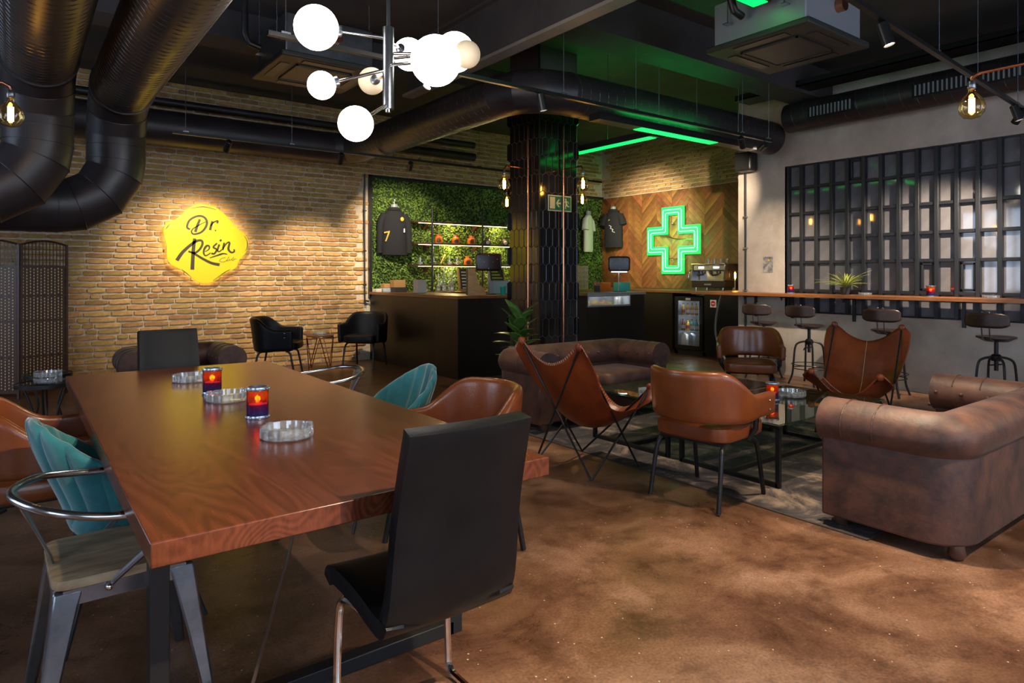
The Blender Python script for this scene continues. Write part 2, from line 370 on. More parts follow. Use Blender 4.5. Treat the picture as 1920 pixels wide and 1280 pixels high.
# ------------------------------------------------------------------ the setting
YB, XC, XR, ZC = 10.0, 9.9, 8.48, 4.0
struct(B(-4.2, -3.7, -.1, 10.2, 10.3, 0).build('floor', 'floor'), 'stained brown polished concrete floor', 'floor')
struct(B(-4.2, -3.7, ZC, 10.2, 10.3, ZC+.15).build('ceiling', 'ceil'), 'dark painted ceiling slab', 'ceiling')
wall_back = struct(B(-4.2, YB+.012, 0, 10.2, YB+.2, ZC).build('wall_back', 'mortar'), 'tan brick wall behind the bar and the yellow sign', 'wall')
wall_cross = struct(B(XC+.012, 5.5, 0, XC+.2, YB+.012, ZC).build('wall_cross', 'mortar'), 'bar wall with wood chevron panelling under tan brick', 'wall')
mb = MB(); WY0, WY1, WZ0, WZ1 = 1.10, 4.99, .865, 2.865
mb.box(XR, -3.7, 0, XR+.25, WY0, ZC); mb.box(XR, WY1, 0, XR+.25, 5.75, ZC); mb.box(XR, WY0, 0, XR+.25, WY1, WZ0); mb.box(XR, WY0, WZ1, XR+.25, WY1, ZC)
mb.box(XR+.25, 5.5, 0, XC+.012, 5.75, ZC)
wall_right = struct(mb.build('wall_right', 'concrete'), 'bare grey brown concrete wall with the gridded window', 'wall')

# bricks: a few shared meshes, each brick its own object where it shows largest
BL = [.29, .245, .20, .12]; CO = .0755; BH = .0595
bmesh_var = {}
for li, L_ in enumerate(BL):
    for k in range(3):
        n = 6; top = []; bot = []
        for i in range(n+1):
            x = -L_/2+L_*i/n+(R.uniform(-.006, .006) if 0 < i < n else 0)
            top.append((x, BH/2+R.uniform(-.006, .002)-(.008 if i in (0, n) else 0))); bot.append((x, -BH/2+R.uniform(-.001, .006)+(.008 if i in (0, n) else 0)))
        poly = bot+top[::-1]; dp = R.uniform(.006, .013); m_ = len(poly)
        vs = [(x, .015, z) for x, z in poly]+[(x, -dp*.55, z) for x, z in poly]+[(x*(1-.012/L_), -dp, z*.86) for x, z in poly]
        fs = [(i, (i+1) % m_, m_+(i+1) % m_, m_+i) for i in range(m_)]+[(m_+i, m_+(i+1) % m_, 2*m_+(i+1) % m_, 2*m_+i) for i in range(m_)]+[tuple(range(2*m_, 3*m_))]
        bmesh_var[li, k] = MB().add(vs, fs)
bmesh_data = {k: v.mesh('brick', 'brick', True, .5) for k, v in bmesh_var.items()}
def course(a0, a1, z, skip):
    x = a0-R.uniform(0, .2); out = []
    while x < a1:
        li = R.choices(range(4), (3, 5, 3, 2))[0]; L_ = BL[li]; c = x+L_/2
        if c-L_/2 > a0-.02 and c+L_/2 < a1+.02 and not skip(c, z, L_): out.append((c, z, (li, R.randrange(3))))
        x += L_+R.uniform(.011, .018)
    return out
bk = []
z = .04
while z < ZC-.03:
    bk += course(-1.2, 9.88, z, lambda c, zz, l: (c+l/2 > 4.62 and .0 < zz < 2.98)); z += CO
def dep(x, y): return SN*x+CS*y
near = sorted([b for b in bk if .45 < b[1] < 2.75 and b[0] > .5], key=lambda b: dep(b[0], YB))[:300]
nset = set(id(b) for b in near); stuff = MB()
for b in bk:
    if id(b) in nset: link(bmesh_data[b[2]], 'brick', wall_back, (b[0], YB, b[1]), (0, R.uniform(-.012, .012), 0))
    else: stuff.add(bmesh_var[b[2]].v, bmesh_var[b[2]].f, Matrix.Translation((b[0], YB, b[1])))
stuff.build('brick_field', 'brick', wall_back, True, ang=.5, stuff=True)
z = 3.015
while z < ZC-.03:
    for (c, zz, k) in course(5.76, 9.97, z, lambda c, zz, l: False):
        link(bmesh_data[k], 'brick', wall_cross, (XC, c, zz), (R.uniform(-.01, .01), 0, -PI/2))
    z += CO
# chevron planks
cw = .371; pv = .125; y1 = 9.98; k = 0
B(XC-.008, 5.75, 1.12, XC+.012, 9.99, 2.965).build('panel_backing', 'tablegap', wall_cross)
while y1 > 5.76:
    y0 = y1-cw; sgn = 1 if k % 2 else -1      # slope of the planks in this strip
    zz = 1.12-cw-.05
    while zz < 2.97:
        p = [(y1, zz), (y0+.003, zz+cw*(1 if sgn > 0 else 0)), ]
        a = zz+(0 if sgn > 0 else cw); b = zz+(cw if sgn > 0 else 0)
        poly = [(y1-.0015, a), (y1-.0015, a+pv-.004), (y0+.0015, b+pv-.004), (y0+.0015, b)]
        out = []                                  # clip to the panel's height
        for lo_, zl in ((True, 1.12), (False, 2.962)):
            src = poly; out = []
            for i in range(len(src)):
                P0, P1 = src[i-1], src[i]; i0 = (P0[1] >= zl) == lo_; i1 = (P1[1] >= zl) == lo_
                if i0 != i1:
                    t = (zl-P0[1])/(P1[1]-P0[1]); out.append((P0[0]+(P1[0]-P0[0])*t, zl))
                if i1: out.append(P1)
            poly = out
            if len(poly) < 3: break
        if len(poly) >= 3:
            cy = sum(p[0] for p in poly)/len(poly); czz = sum(p[1] for p in poly)/len(poly); n = len(poly); d = R.uniform(.018, .022)
            mb = MB().add([(-.008, y-cy, z-czz) for y, z in poly]+[(-d, y-cy, z-czz) for y, z in poly],
                          [tuple(range(n)), tuple(range(n, 2*n))]+[(i, (i+1) % n, n+(i+1) % n, n+i) for i in range(n)])
            mb.build('plank', 'chev', wall_cross, loc=(XC, cy, czz))
        zz += pv
    y1 = y0; k += 1
# gridded steel window
win = struct(B(XR+.12, WY0, WZ0, XR+.14, WY1, WZ1).build('window_1', 'mull'), 'black steel window of small grey panes above the wall bar', 'window')
NC, NR = 19, 6; zs = [.865, 1.164, 1.545, 1.87, 2.205, 2.557, 2.865]; cwid = (WY1-WY0)/NC
for i in range(NC+1):
    y = WY0+cwid*i; ww = .022 if 0 < i < NC else .03
    B(XR+.0, y-ww, WZ0, XR+.13, y+ww, WZ1).build('mullion', 'mull', win, bevel=.004)
for j in range(NR+1):
    B(XR+.02, WY0, zs[j]-.02, XR+.11, WY1, zs[j]+.02).build('transom', 'mull', win, bevel=.004)
for i in range(NC):
    for j in range(NR):
        h = zs[j+1]-zs[j]-.04; yc = WY0+cwid*(i+.5)
        o = B(-.006, -cwid/2+.02, -h/2, .006, cwid/2-.02, h/2).build('pane', 'pane', win, loc=(XR+.075, yc, (zs[j]+zs[j+1])/2))
        o.rotation_euler = (0, R.uniform(-.004, .004), R.uniform(-.004, .004))
for (i, j) in ((14, 5), (8, 1), (10, 1), (3, 4)):
    y0 = WY0+cwid*i+.03; yb = WY0+cwid*(i+1)-.03; mb = MB(); za, zb = zs[j]+.03, zs[j+1]-.03
    for bx in ((y0, za, y0+.025, zb), (yb-.025, za, yb, zb), (y0, za, yb, za+.025), (y0, zb-.025, yb, zb)): mb.box(XR+.03, bx[0], bx[1], XR+.07, bx[2], bx[3])
    mb.build('vent_frame', 'mull', win, bevel=.004)
# the rest of the room with its daylight windows, behind the camera
def holed(name, fixed, axis, a0, a1, holes, lab, wn):
    mb = MB(); edges = [a0]+[v for h in holes for v in h[:2]]+[a1]
    def bx(p, q, z0, z1):
        if axis == 'y': mb.box(p, fixed[0], z0, q, fixed[1], z1)
        else: mb.box(fixed[0], p, z0, fixed[1], q, z1)
    for i in range(0, len(edges), 2): bx(edges[i], edges[i+1], 0, ZC)
    for h in holes: bx(h[0], h[1], 0, .9); bx(h[0], h[1], 3.2, ZC)
    struct(mb.build(name, 'concrete'), lab, 'wall')
    for k, h in enumerate(holes):
        fr = MB(); c = (fixed[0]+fixed[1])/2; n = 5
        for i in range(n+1):
            p = h[0]+(h[1]-h[0])*i/n
            fr.box(*((p-.025, c-.03, .9, p+.025, c+.03, 3.2) if axis == 'y' else (c-.03, p-.025, .9, c+.03, p+.025, 3.2)))
        for zz in (.9, 1.67, 2.43, 3.2):
            fr.box(*((h[0], c-.03, zz-.025, h[1], c+.03, zz+.025) if axis == 'y' else (c-.03, h[0], zz-.025, c+.03, h[1], zz+.025)))
        o = struct(fr.build('window_%d' % (wn+k), 'mull'), 'tall steel framed daylight window behind the camera', 'window')
holed('wall_left', (-4.2, -4.0), 'x', -3.7, 10.2, [(-1.5, 1.2), (4.2, 7.2)], 'concrete wall with daylight windows', 2)
holed('wall_front', (-3.7, -3.5), 'y', -4.0, 8.48, [(-2.6, .4), (1.6, 4.6), (5.6, 7.6)], 'concrete wall behind the camera with daylight windows', 4)
# ceiling beams
mb = MB(); x0, x1, zb = 3.60, 3.74, 3.44
mb.box(x0, -3.5, zb, x1, 6.9, zb+.03); fl_ = struct(mb.build('trim_1', 'steelbeam'), 'painted steel beam running from the camera to the bar', 'beam')
MB().box(x0, -3.5, ZC-.03, x1, 6.9, ZC).box((x0+x1)/2-.012, -3.5, zb+.03, (x0+x1)/2+.012, 6.9, ZC-.03).build('beam_web', 'ceil', fl_)  # web and top flange in dark ceiling colour, so only the bottom flange looks lit
struct(B(-4, 6.9, 3.72, 10.0, 7.3, ZC).build('trim_2', 'ceil'), 'dark downstand ceiling beam across the room', 'beam')
struct(B(3.74, 4.35, 3.62, XR, 4.75, ZC).build('trim_3', 'ceil'), 'ceiling beam lit green above the bar', 'beam')
# green plant wall behind the bar
gw = struct(B(4.64, YB-.02, .0, XC, YB+.012, 2.965).build('wall_green', 'leafbk'), 'artificial green leaf wall behind the bar shelves', 'wall')
MB().box(4.60, YB-.05, 1.0, 4.64, YB+.01, 3.0).box(4.60, YB-.05, 2.965, XC, YB+.01, 3.0).build('edge_trim', 'black', gw)
lf = MB()
for i in range(20000):
    x = R.uniform(4.66, 9.86); z = R.uniform(1.08, 2.94); s = R.uniform(.014, .028)
    c = V((x, YB-.03-abs(R.gauss(0, .018)), z)); q = Matrix.Rotation(R.uniform(0, 6.28), 3, 'Y') @ Matrix.Rotation(R.uniform(-1, 1), 3, 'X') @ Matrix.Rotation(R.uniform(-.9, .9), 3, 'Z')
    lf.add([c+q @ V(p) for p in ((-s*.55, 0, 0), (0, -s*.25, -s), (s*.55, 0, 0), (0, -s*.25, s))], [(0, 1, 3), (1, 2, 3)])
lf.build('leaf_cover', 'leafw', gw, stuff=True)
# tiled column
CX0, CX1, CY0, CY1, CZ1 = 4.77, 5.34, 5.82, 6.38, 4.0
colm = struct(B(CX0+.002, CY0+.002, 0, CX1-.002, CY1-.002, CZ1).build('wall_column', 'grout'), 'square column clad in glossy black elongated hexagon tiles', 'column')
tw, tht, tip = .093, .235, .028; hw = tw/2-.0032
tv = [(-hw, -tht/2+tip), (0, -tht/2+.004), (hw, -tht/2+tip), (hw, tht/2-tip), (0, tht/2-.004), (-hw, tht/2-tip)]
def hexmb(xa=-9, xb=9):
    vs = [(max(xa, min(xb, x)), .004, z) for x, z in tv]+[(max(xa, min(xb, x*.9)), -.004, z*.985) for x, z in tv]
    return MB().add(vs, [(0, 1, 7, 6), (1, 2, 8, 7), (2, 3, 9, 8), (3, 4, 10, 9), (4, 5, 11, 10), (5, 0, 6, 11), (6, 7, 10, 11), (7, 8, 9, 10)])
htile = hexmb().mesh('tile', 'tile'); hL = hexmb(xa=0).mesh('tile', 'tile'); hR = hexmb(xb=0).mesh('tile', 'tile')
def face(ox, oy, rot, wd, obj):
    rows = int(3.2/(tht-tip))+1; nc = round(wd/tw); sx = wd/(nc*tw); st = MB()
    for r in range(rows):
        z = .15+r*(tht-tip)
        for c in range(nc+(r % 2)):
            x = (c+.5)*tw*sx if r % 2 == 0 else c*tw*sx
            me = hL if (r % 2 and c == 0) else hR if (r % 2 and c == nc) else htile
            p = (ox+math.cos(rot)*x, oy+math.sin(rot)*x, z)
            if obj: link(me, 'tile', colm, p, (R.uniform(-.003, .003), 0, rot+R.uniform(-.004, .004)), (sx, 1, 1))
            else: st.add(hexmb().v, hexmb().f, Matrix.Translation(p) @ Matrix.Rotation(rot, 4, 'Z'))
    if not obj: return st
    return None
face(CX0, CY0, 0, .57, True); face(CX0, CY1, -PI/2, .56, True)
st = face(CX1, CY0, PI/2, .56, False); st2 = face(CX1, CY1, PI, .57, False); st.add(st2.v, st2.f); st.build('tile_field', 'tile', colm, stuff=True)
MB().box(CX0-.006, CY0-.006, 0, CX0+.008, CY0+.008, CZ1).build('corner_trim', 'blackm', colm); MB().box(CX1-.008, CY0-.006, 0, CX1+.006, CY0+.008, CZ1).build('corner_trim', 'silver', colm)
# folding around: skirting on the concrete wall
struct(B(XR-.012, -3.5, 0, XR, 5.75, .04).build('baseboard_right', 'concrete'))

# ------------------------------------------------------------------ ceiling services
def ring_seams(path, r, step, name='seam', parent=None, helix=True):
    mb = MB(); P = [V(p) for p in path]; L_ = (P[-1]-P[0]).length; t = (P[-1]-P[0]).normalized(); a = t.orthogonal().normalized(); b = t.cross(a)
    n = max(1, int(L_/step)); pts = [P[0]+t*(L_*i/(n*16))+(a*math.cos(i*2*PI/16)+b*math.sin(i*2*PI/16))*(r+.001) for i in range(n*16+1)]
    mb.tube(pts, .0035, n=4); return mb.build(name, 'ductseam', parent)
def mitre(path, r, name, parent, n=48):
    return MB().tube(path, r, n=n).build(name, 'duct', parent, True, ang=.2)
def big_duct(x, ytop, ye, zax, zlow, r, label):
    t = thing('air_duct', label, 'duct', (x, ye, zlow))
    lx = lambda p: (p[0]-x, p[1]-ye, p[2]-zlow)
    a0 = (x, ytop, zax); a1 = (x, ye-.42, zax)
    MB().tube([lx(a0), lx(a1)], r, n=32).build('spiral_run', 'duct', t, True)
    ring_seams([lx(a0), lx(a1)], r, .075, 'spiral_seam', t)
    el = [(x, ye-.44, zax)]+[(x, ye-.42+.42*math.sin(q), zax-.42+.42*math.cos(q)) for q in (.26, .79, 1.31)]+[(x, ye, zax-.44), (x, ye, zlow+.42)]
    el += [(x-.42+.42*math.cos(q), ye, zlow+.42-.42*math.sin(q)) for q in (.26, .79, 1.31)]+[(x-.44, ye, zlow), (x-3.4, ye, zlow)]
    mitre([lx(p) for p in el], r, 'segmented_elbow', t, 48)
    for i in range(1, len(el)-1):
        P0, P1, P2 = V(el[i-1]), V(el[i]), V(el[i+1]); tt = (P2-P0).normalized(); a = tt.orthogonal().normalized(); b = tt.cross(a)
        k = 1/max(.5, math.cos((P1-P0).angle(P2-P1)/2)); 
        bis = ((P2-P1).normalized()-(P1-P0).normalized())
        pts = []
        for j in range(32):
            d = a*math.cos(2*PI*j/32)+b*math.sin(2*PI*j/32); pts.append(V(lx(P1))+d*(r+.001))
        MB().tube(pts, .004, n=5, closed=True).build('joint_ring', 'black', t, True)
    MB().tube([lx((x, ye-.5, zax)), lx((x, ye-.46, zax))], r+.012, n=32).build('collar', 'duct', t, True)
    return t
big_duct(.15, -3.3, 6.35, 2.98, 1.98, .235, 'nearer black spiral duct turning down at the left edge')
big_duct(.74, -3.3, 6.95, 2.98, 1.98, .235, 'farther black spiral duct turning down above the brick wall')
def duct_run(name, label, pts, r, spiral, straps=True):
    t = thing(name, label, 'duct', pts[0]); o = V(pts[0]); P = [V(p)-o for p in pts]
    mitre(P, r, 'duct_shell', t)
    for (i, step) in spiral: ring_seams([P[i], P[i+1]], r, step, 'spiral_seam', t)
    return t
zb = 3.2
duct_run('air_duct', 'long black duct from the brick wall over the tiled column',
         [(-3.9, 9.15, zb), (3.62, 9.15, zb), (3.87, 9.05, zb), (3.97, 8.8, zb), (3.97, 5.45, zb), (4.03, 5.22, zb), (4.18, 5.07, zb), (4.42, 5.0, zb), (8.1, 5.0, zb)], .215, [(3, .12), (7, .12)])
t = duct_run('air_duct', 'black duct with grilles along the concrete wall', [(8.12, 4.75, 3.42), (8.12, -2.5, 3.42)], .185, [(0, .16)])
for y in (4.1, 2.9, 2.35):
    g = MB().box(-.2, -.28, -.09, -.175, .28, .05)
    g.build('grille_frame', 'blackm', t, loc=(0, y-4.75, 0))
    for i in range(12): B(-.212, -.25+i*.044, -.075, -.196, -.235+i*.044, .04).build('grille_slat', 'greym', t, loc=(0, y-4.75, 0))
t = thing('cable_tray', 'long black cable tray above the concrete wall duct', 'tray', (7.75, 5.2, 3.66))
MB().box(-.16, -7.5, 0, .16, 0, .012).box(-.16, -7.5, 0, -.148, 0, .07).box(.148, -7.5, 0, .16, 0, .07).build('tray_channel', 'blackm', t)
MB().box(-.1, -7.5, .012, .1, -.2, .045).build('cable_bundle', 'black', t)
for (zz, lab) in ((3.66, 'upper'), (3.45, 'lower')):
    tag(T([(-3.9, 9.75, zz), (6.5, 9.75, zz)], .055 if zz > 3.5 else .07, n=12).build('black_pipe', 'duct', smooth=True), lab+' black pipe running high along the brick wall', 'pipe')
# cassette air conditioners
def cassette(x0, y0, sx, sy, z, label, cm='greym'):
    t = thing('ceiling_cassette', label, 'air conditioner', (x0, y0, z))
    B(.05, .05, .05, sx-.05, sy-.05, .40).build('casing', cm, t, bevel=.01)
    B(0, 0, 0, sx, sy, .05).build('panel', 'acpanel', t, bevel=.012)
    B(.22, .22, -.008, sx-.22, sy-.22, .0).build('intake_grille', 'black', t)
    mb = MB()
    for a in ((.2, .2, sx-.2, .215), (.2, sy-.215, sx-.2, sy-.2), (.2, .2, .215, sy-.2), (sx-.215, .2, sx-.2, sy-.2)): mb.box(a[0], a[1], -.014, a[2], a[3], 0)
    mb.build('grille_border', 'acpanel', t)
    for (a, b, c, d) in ((.22, .06, sx-.22, .14), (.22, sy-.14, sx-.22, sy-.06), (.06, .22, .14, sy-.22), (sx-.14, .22, sx-.06, sy-.22)):
        B(a, b, -.006, c, d, .002).build('air_flap', 'blackm', t)
    for (px, py) in ((.02, .2), (.02, sy-.2), (sx-.02, .2), (sx-.02, sy-.2)):
        T([(px, py, .2), (px, py, ZC-z)], .006, n=6).build('hanger_rod', 'silver', t)
        B(px-.03, py-.03, .19, px+.03, py+.03, .2).build('hanger_bracket', 'silver', t)
    T([(-.02, sy*.6, .2), (-.12, sy*.6, .22), (-.16, sy*.6, .3), (-.16, sy*.6, ZC-z)], .03, n=10).build('drain_hose', 'black', t, True)
    T([(sx*.55, -.01, .25), (sx*.55, .1, .25)], .05, n=12).build('port', 'copper', t, True)
cassette(4.57, 2.52, .93, .89, 3.2, 'grey cassette air conditioner hanging near the green light bar')
cassette(1.86, 5.80, .93, .93, 3.3, 'dark cassette air conditioner hanging behind the globe chandelier', 'gun')
# green light bars
def green_bar(x0, y0, x1, y1, z, label, lit):
    t = thing('green_light_bar', label, 'light', (x0, y0, z)); dx, dy = x1-x0, y1-y0
    ax = abs(dx) > abs(dy)
    B(*((0, -.075, 0, dx, .075, .07) if ax else (-.075, 0, 0, .075, dy, .07))).build('housing', 'black', t)
    a, b = lit
    B(*((a, -.06, -.004, b, .06, .0) if ax else (-.06, a, -.004, .06, b, .0))).build('diffuser', 'ledgreen', t)
    B(*((a, -.03, .07, b, .03, .074) if ax else (-.03, a, .07, .03, b, .074))).build('upper_diffuser', 'ledup', t)
    for q in (.36, .9):
        p = (dx*q, 0) if ax else (0, dy*q)
        T([(p[0], p[1], .07), (p[0], p[1], ZC-z)], .004, n=5).build('hanger_wire', 'silver', t)
green_bar(4.55, 4.7, 7.2, 4.7, 2.895, 'long black light bar glowing green under the spiral duct', (.62, 1.9))
green_bar(5.63, 4.85, 5.63, 6.9, 2.895, 'black light bar glowing green leading back to the bar', (.05, 1.9))
green_bar(3.4, 2.86, 4.52, 2.86, 3.42, 'green glowing light bar in front of the grey air conditioner', (.05, 1.1))
# spot tracks
WARM = (1, .81, .58)
def spot(name, loc, aim, energy, label, size=62, track='track', on=True, rad=.035, ln=.15):
    t = thing(name, label, 'spotlight', loc); d = (V(aim)-V(loc)).normalized(); p0 = V((0, 0, -.06)); q = d.to_track_quat('Z', 'Y').to_matrix().to_4x4()
    T([(0, 0, 0), (0, 0, -.06)], .01, n=8).build('swivel', 'blackm', t, True)
    MB().lathe([(rad*.8, -ln*.4), (rad, -ln*.35), (rad, ln*.6), (rad*.9, ln*.6), (rad*.88, ln*.5)], 16, mx=Matrix.Translation(p0) @ q).build('lamp_body', 'blackm', t, True)
    if on:
        MB().lathe([(.0001, ln*.53), (rad*.86, ln*.53)], 16, mx=Matrix.Translation(p0) @ q).build('lens', 'lens', t)
        lamp('SPOT', 'beam', p0+d*(ln*.62), energy, WARM, t, .03, math.radians(size), .75, aim=p0+d*3)
    return t
def track(x0, y0, x1, y1, z, label, wires):
    t = thing('light_track', label, 'track', (x0, y0, z)); v = V((x1-x0, y1-y0, 0)); L_ = v.length
    t.rotation_euler = (0, 0, math.atan2(v.y, v.x))
    B(0, -.018, 0, L_, .018, .03).build('rail', 'blackm', t)
    for wv in wires:
        T([(wv*L_, 0, .03), (wv*L_, 0, ZC-z)], .0025, n=4).build('hanger_wire', 'silver', t)
        B(wv*L_-.03, -.012, .03, wv*L_+.03, .012, .045).build('wire_clip', 'silver', t)
TZ = 2.94
track(1.40, 8.1, 8.0, 8.1, TZ, 'black spotlight track in front of the brick wall', (.02, .2, .47, .62, .8))
track(1.32, 4.4, 7.15, 4.4, TZ, 'black spotlight track crossing the room before the column', (.02, .22, .44, .6, .76, .9, .99))
track(3.0, 1.80, 7.62, 2.10, TZ, 'copper brown spotlight track above the right sofa', (.2, .5, .7, .97))
spot('track_spotlight', (1.98, 8.1, TZ), (1.9, YB, 1.5), 190, 'black track spotlight left above the yellow sign')
spot('track_spotlight', (3.35, 8.1, TZ), (3.7, YB, 1.0), 260, 'black track spotlight above the two black armchairs')
spot('track_spotlight', (4.35, 8.1, TZ), (5.1, YB, 1.9), 190, 'black track spotlight above the hoodie on the leaf wall')
spot('track_spotlight', (7.6, 8.1, TZ), (9.9, 8.6, 2.4), 240, 'black track spotlight right of the column near the corner')
spot('track_spotlight', (2.55, 4.4, TZ), (1.2, 4.4, .7), 90, 'black track spotlight behind the globe chandelier')
spot('track_spotlight', (3.63, 4.4, TZ), (4.2, 4.2, .0), 130, 'black track spotlight hanging just left of the column')
spot('track_spotlight', (7.0, 4.4, TZ), (9.9, 8.3, 2.2), 300, 'black track spotlight at the far end beside the wall speaker', size=44)
spot('track_spotlight', (7.35, 2.07, TZ), (7.6, 1.4, .6), 120, 'black track spotlight tilted beside the right amber bulb', size=70)
spot('track_spotlight', (7.55, 2.09, TZ), (8.4, 3.5, 1.3), 330, 'black track spotlight on the very end of the right track', size=70)
spot('track_spotlight', (4.3, 1.88, TZ), (4.6, 1.2, .3), 190, 'bright track spotlight in front of the grey air conditioner', size=80)
spot('track_spotlight', (3.2, 1.81, TZ), (2.6, .9, 0), 260, 'track spotlight above the open floor by the table', size=85)
spot('track_spotlight', (1.6, -.4, TZ), (-.3, 1.7, 0), 340, 'unseen spotlight added above the camera to brighten the floor left', size=75)  # out-of-view lamp added to lift the dark floor beside the table
spot('track_spotlight', (6.55, 4.4, TZ), (8.48, 5.2, 1.3), 150, 'added black track spotlight to brighten the concrete beside the window', size=58)  # extra lamp added for a warm pool on the concrete
track(1.1, -.4, 4.5, -.4, TZ, 'unseen track added above the camera for extra spotlights', (.1, .9))  # added rail out of view, carries the extra foreground lamps
spot('track_spotlight', (1.3, -.4, TZ), (.9, 2.6, .7), 130, 'unseen spotlight added above the camera to light the table', size=70)  # added lamp out of view, lights the tabletop
spot('track_spotlight', (3.8, -.4, TZ), (3.7, 1.3, .3), 190, 'unseen spotlight added above the camera to light the right sofa', size=75)  # added lamp out of view, lights the near sofa
# globe chandelier
GD = 4.2; GC = W(728, 130, GD); t = thing('globe_chandelier', 'metal chandelier with many round white globes above the table', 'chandelier', GC)
def pole(z0, z1, r, nm, m): T([(0, 0, z0), (0, 0, z1)], r, n=14).build(nm, m, t, True)
zt = (HOR-52)*GD/FPX+CH-GC.z; zl = (HOR-205)*GD/FPX+CH-GC.z
pole(zl, zt, .036, 'stem', 'gun'); pole(zt, ZC-GC.z, .012, 'down_rod', 'gun'); pole(zl-.02, zl, .02, 'end_cap', 'chrome')
globes = [(593, 52, 4.6, .152, 1, 72), (603, 160, 4.6, .097, 1, 130), (697, 152, 5.2, .105, 0, 140), (667, 232, 4.4, .117, 1, 195),
          (767, 102, 5.05, .122, 1, 76), (817, 114, 4.3, .163, 1, 122), (853, 98, 5.2, .155, 1, 110), (875, 102, 4.95, .103, 0, 100)]
for (px, py, d, r, on, ay) in globes:
    d *= GD/4.75; r *= GD/4.75; c = W(px, py, d)-GC; a = V((0, 0, CH+(HOR-ay)*GD/FPX-GC.z)); dr = (a-c).normalized()
    g = MB().sup((0, 0, 0), (r, r, r), 1, 28, 16).build('globe', 'globe' if on else 'globefaint', t, True, loc=c)
    if not on: g['label'] = 'dim milky globe with a faint painted glow'
    T([a, c+dr*r*.97], .011, n=10).build('arm', 'chrome', t, True)
    MB().lathe([(.028, -.01), (.034, .0), (.034, .02), (.014, .03)], 14, mx=Matrix.Translation(c+dr*r*.97) @ dr.to_track_quat('Z', 'Y').to_matrix().to_4x4()).build('socket', 'gun', t, True)
# filament bulbs
def bulb(parent, loc, r=.072, e=9):
    MB().lathe([(.018, .10), (.022, .09), (.022, .055), (.018, .05)], 14, loc).build('bulb_holder', 'gun', parent, True)
    b = MB().lathe([(.018, .05), (.022, .03), (r*.8, -.01), (r, -.055), (r*.92, -.09), (r*.6, -.12), (.0001, -.132)], 22, loc).build('bulb_glass', 'amber', parent, True)
    f = MB().lathe([(.006, .0), (.016, -.005), (.016, -.09), (.006, -.095)], 10, loc).build('filament', 'filament', parent, True)
    lamp('POINT', 'glow', (loc[0], loc[1], loc[2]-.05), e, (1, .60, .25), parent, .012)
def arm_lamp(label, anchor, pts, e=9, vert=True):
    t = thing('copper_bulb_lamp', label, 'lamp', anchor); o = V(anchor)
    P = [V(p)-o for p in pts]; T(spline(P, 1), .011, n=10).build('copper_arm', 'copper', t, True); bulb(t, P[-1]-V((0, 0, .10)), e=e); return t
ZA = 2.60
arm_lamp('filament bulb on copper arm left of the tiled column', (CX0-.03, 5.99, ZA-.3), [(CX0-.03, 5.99, 0.02), (CX0-.03, 5.99, 3.1), (CX0-.03, 5.99, ZA), (CX0-.34, 5.99, ZA), (CX0-.37, 5.99, ZA-.03), (CX0-.37, 5.99, ZA-.06)])
arm_lamp('filament bulb on copper arm right of the exit sign', (5.10, CY0-.04, ZA-.3), [(5.10, CY0-.04, .02), (5.10, CY0-.04, 3.1), (5.10, CY0-.04, ZA), (5.10, CY0-.34, ZA), (5.10, CY0-.37, ZA-.03), (5.10, CY0-.37, ZA-.06)])
arm_lamp('lower filament bulb on the far right side of the column', (CX1+.03, 6.2, ZA-.3), [(CX1+.03, 6.2, .02), (CX1+.03, 6.2, 3.1), (CX1+.03, 6.2, ZA-.06), (CX1+.42, 6.2, ZA-.06), (CX1+.45, 6.2, ZA-.09), (CX1+.45, 6.2, ZA-.12)])
arm_lamp('filament bulb half hidden behind the column left side', (5.0, CY1+.03, ZA-.3), [(5.0, CY1+.03, .02), (5.0, CY1+.03, 3.1), (5.0, CY1+.03, ZA-.1), (5.0, CY1+.34, ZA-.1), (5.0, CY1+.37, ZA-.13), (5.0, CY1+.37, ZA-.16)])
bp = W(1822, 200, 4.0)+V((0, 0, .055))
arm_lamp('amber globe bulb on copper arm at the right edge', (bp.x, bp.y-1.0, bp.z), [(bp.x, bp.y-1.0, ZC), (bp.x, bp.y-1.0, bp.z+.14), (bp.x, bp.y-.04, bp.z+.14), (bp.x, bp.y, bp.z+.12), (bp.x, bp.y, bp.z+.10)], e=4)
bp = W(20, 216, 4.1)+V((0, 0, .055)); LE = 1.5
arm_lamp('amber globe bulb on copper arm at the left edge', (bp.x-.9, bp.y, bp.z), [(bp.x-.9, bp.y, ZC), (bp.x-.9, bp.y, bp.z+.14), (bp.x-.04, bp.y, bp.z+.14), (bp.x, bp.y, bp.z+.12), (bp.x, bp.y, bp.z+.10)], e=LE)
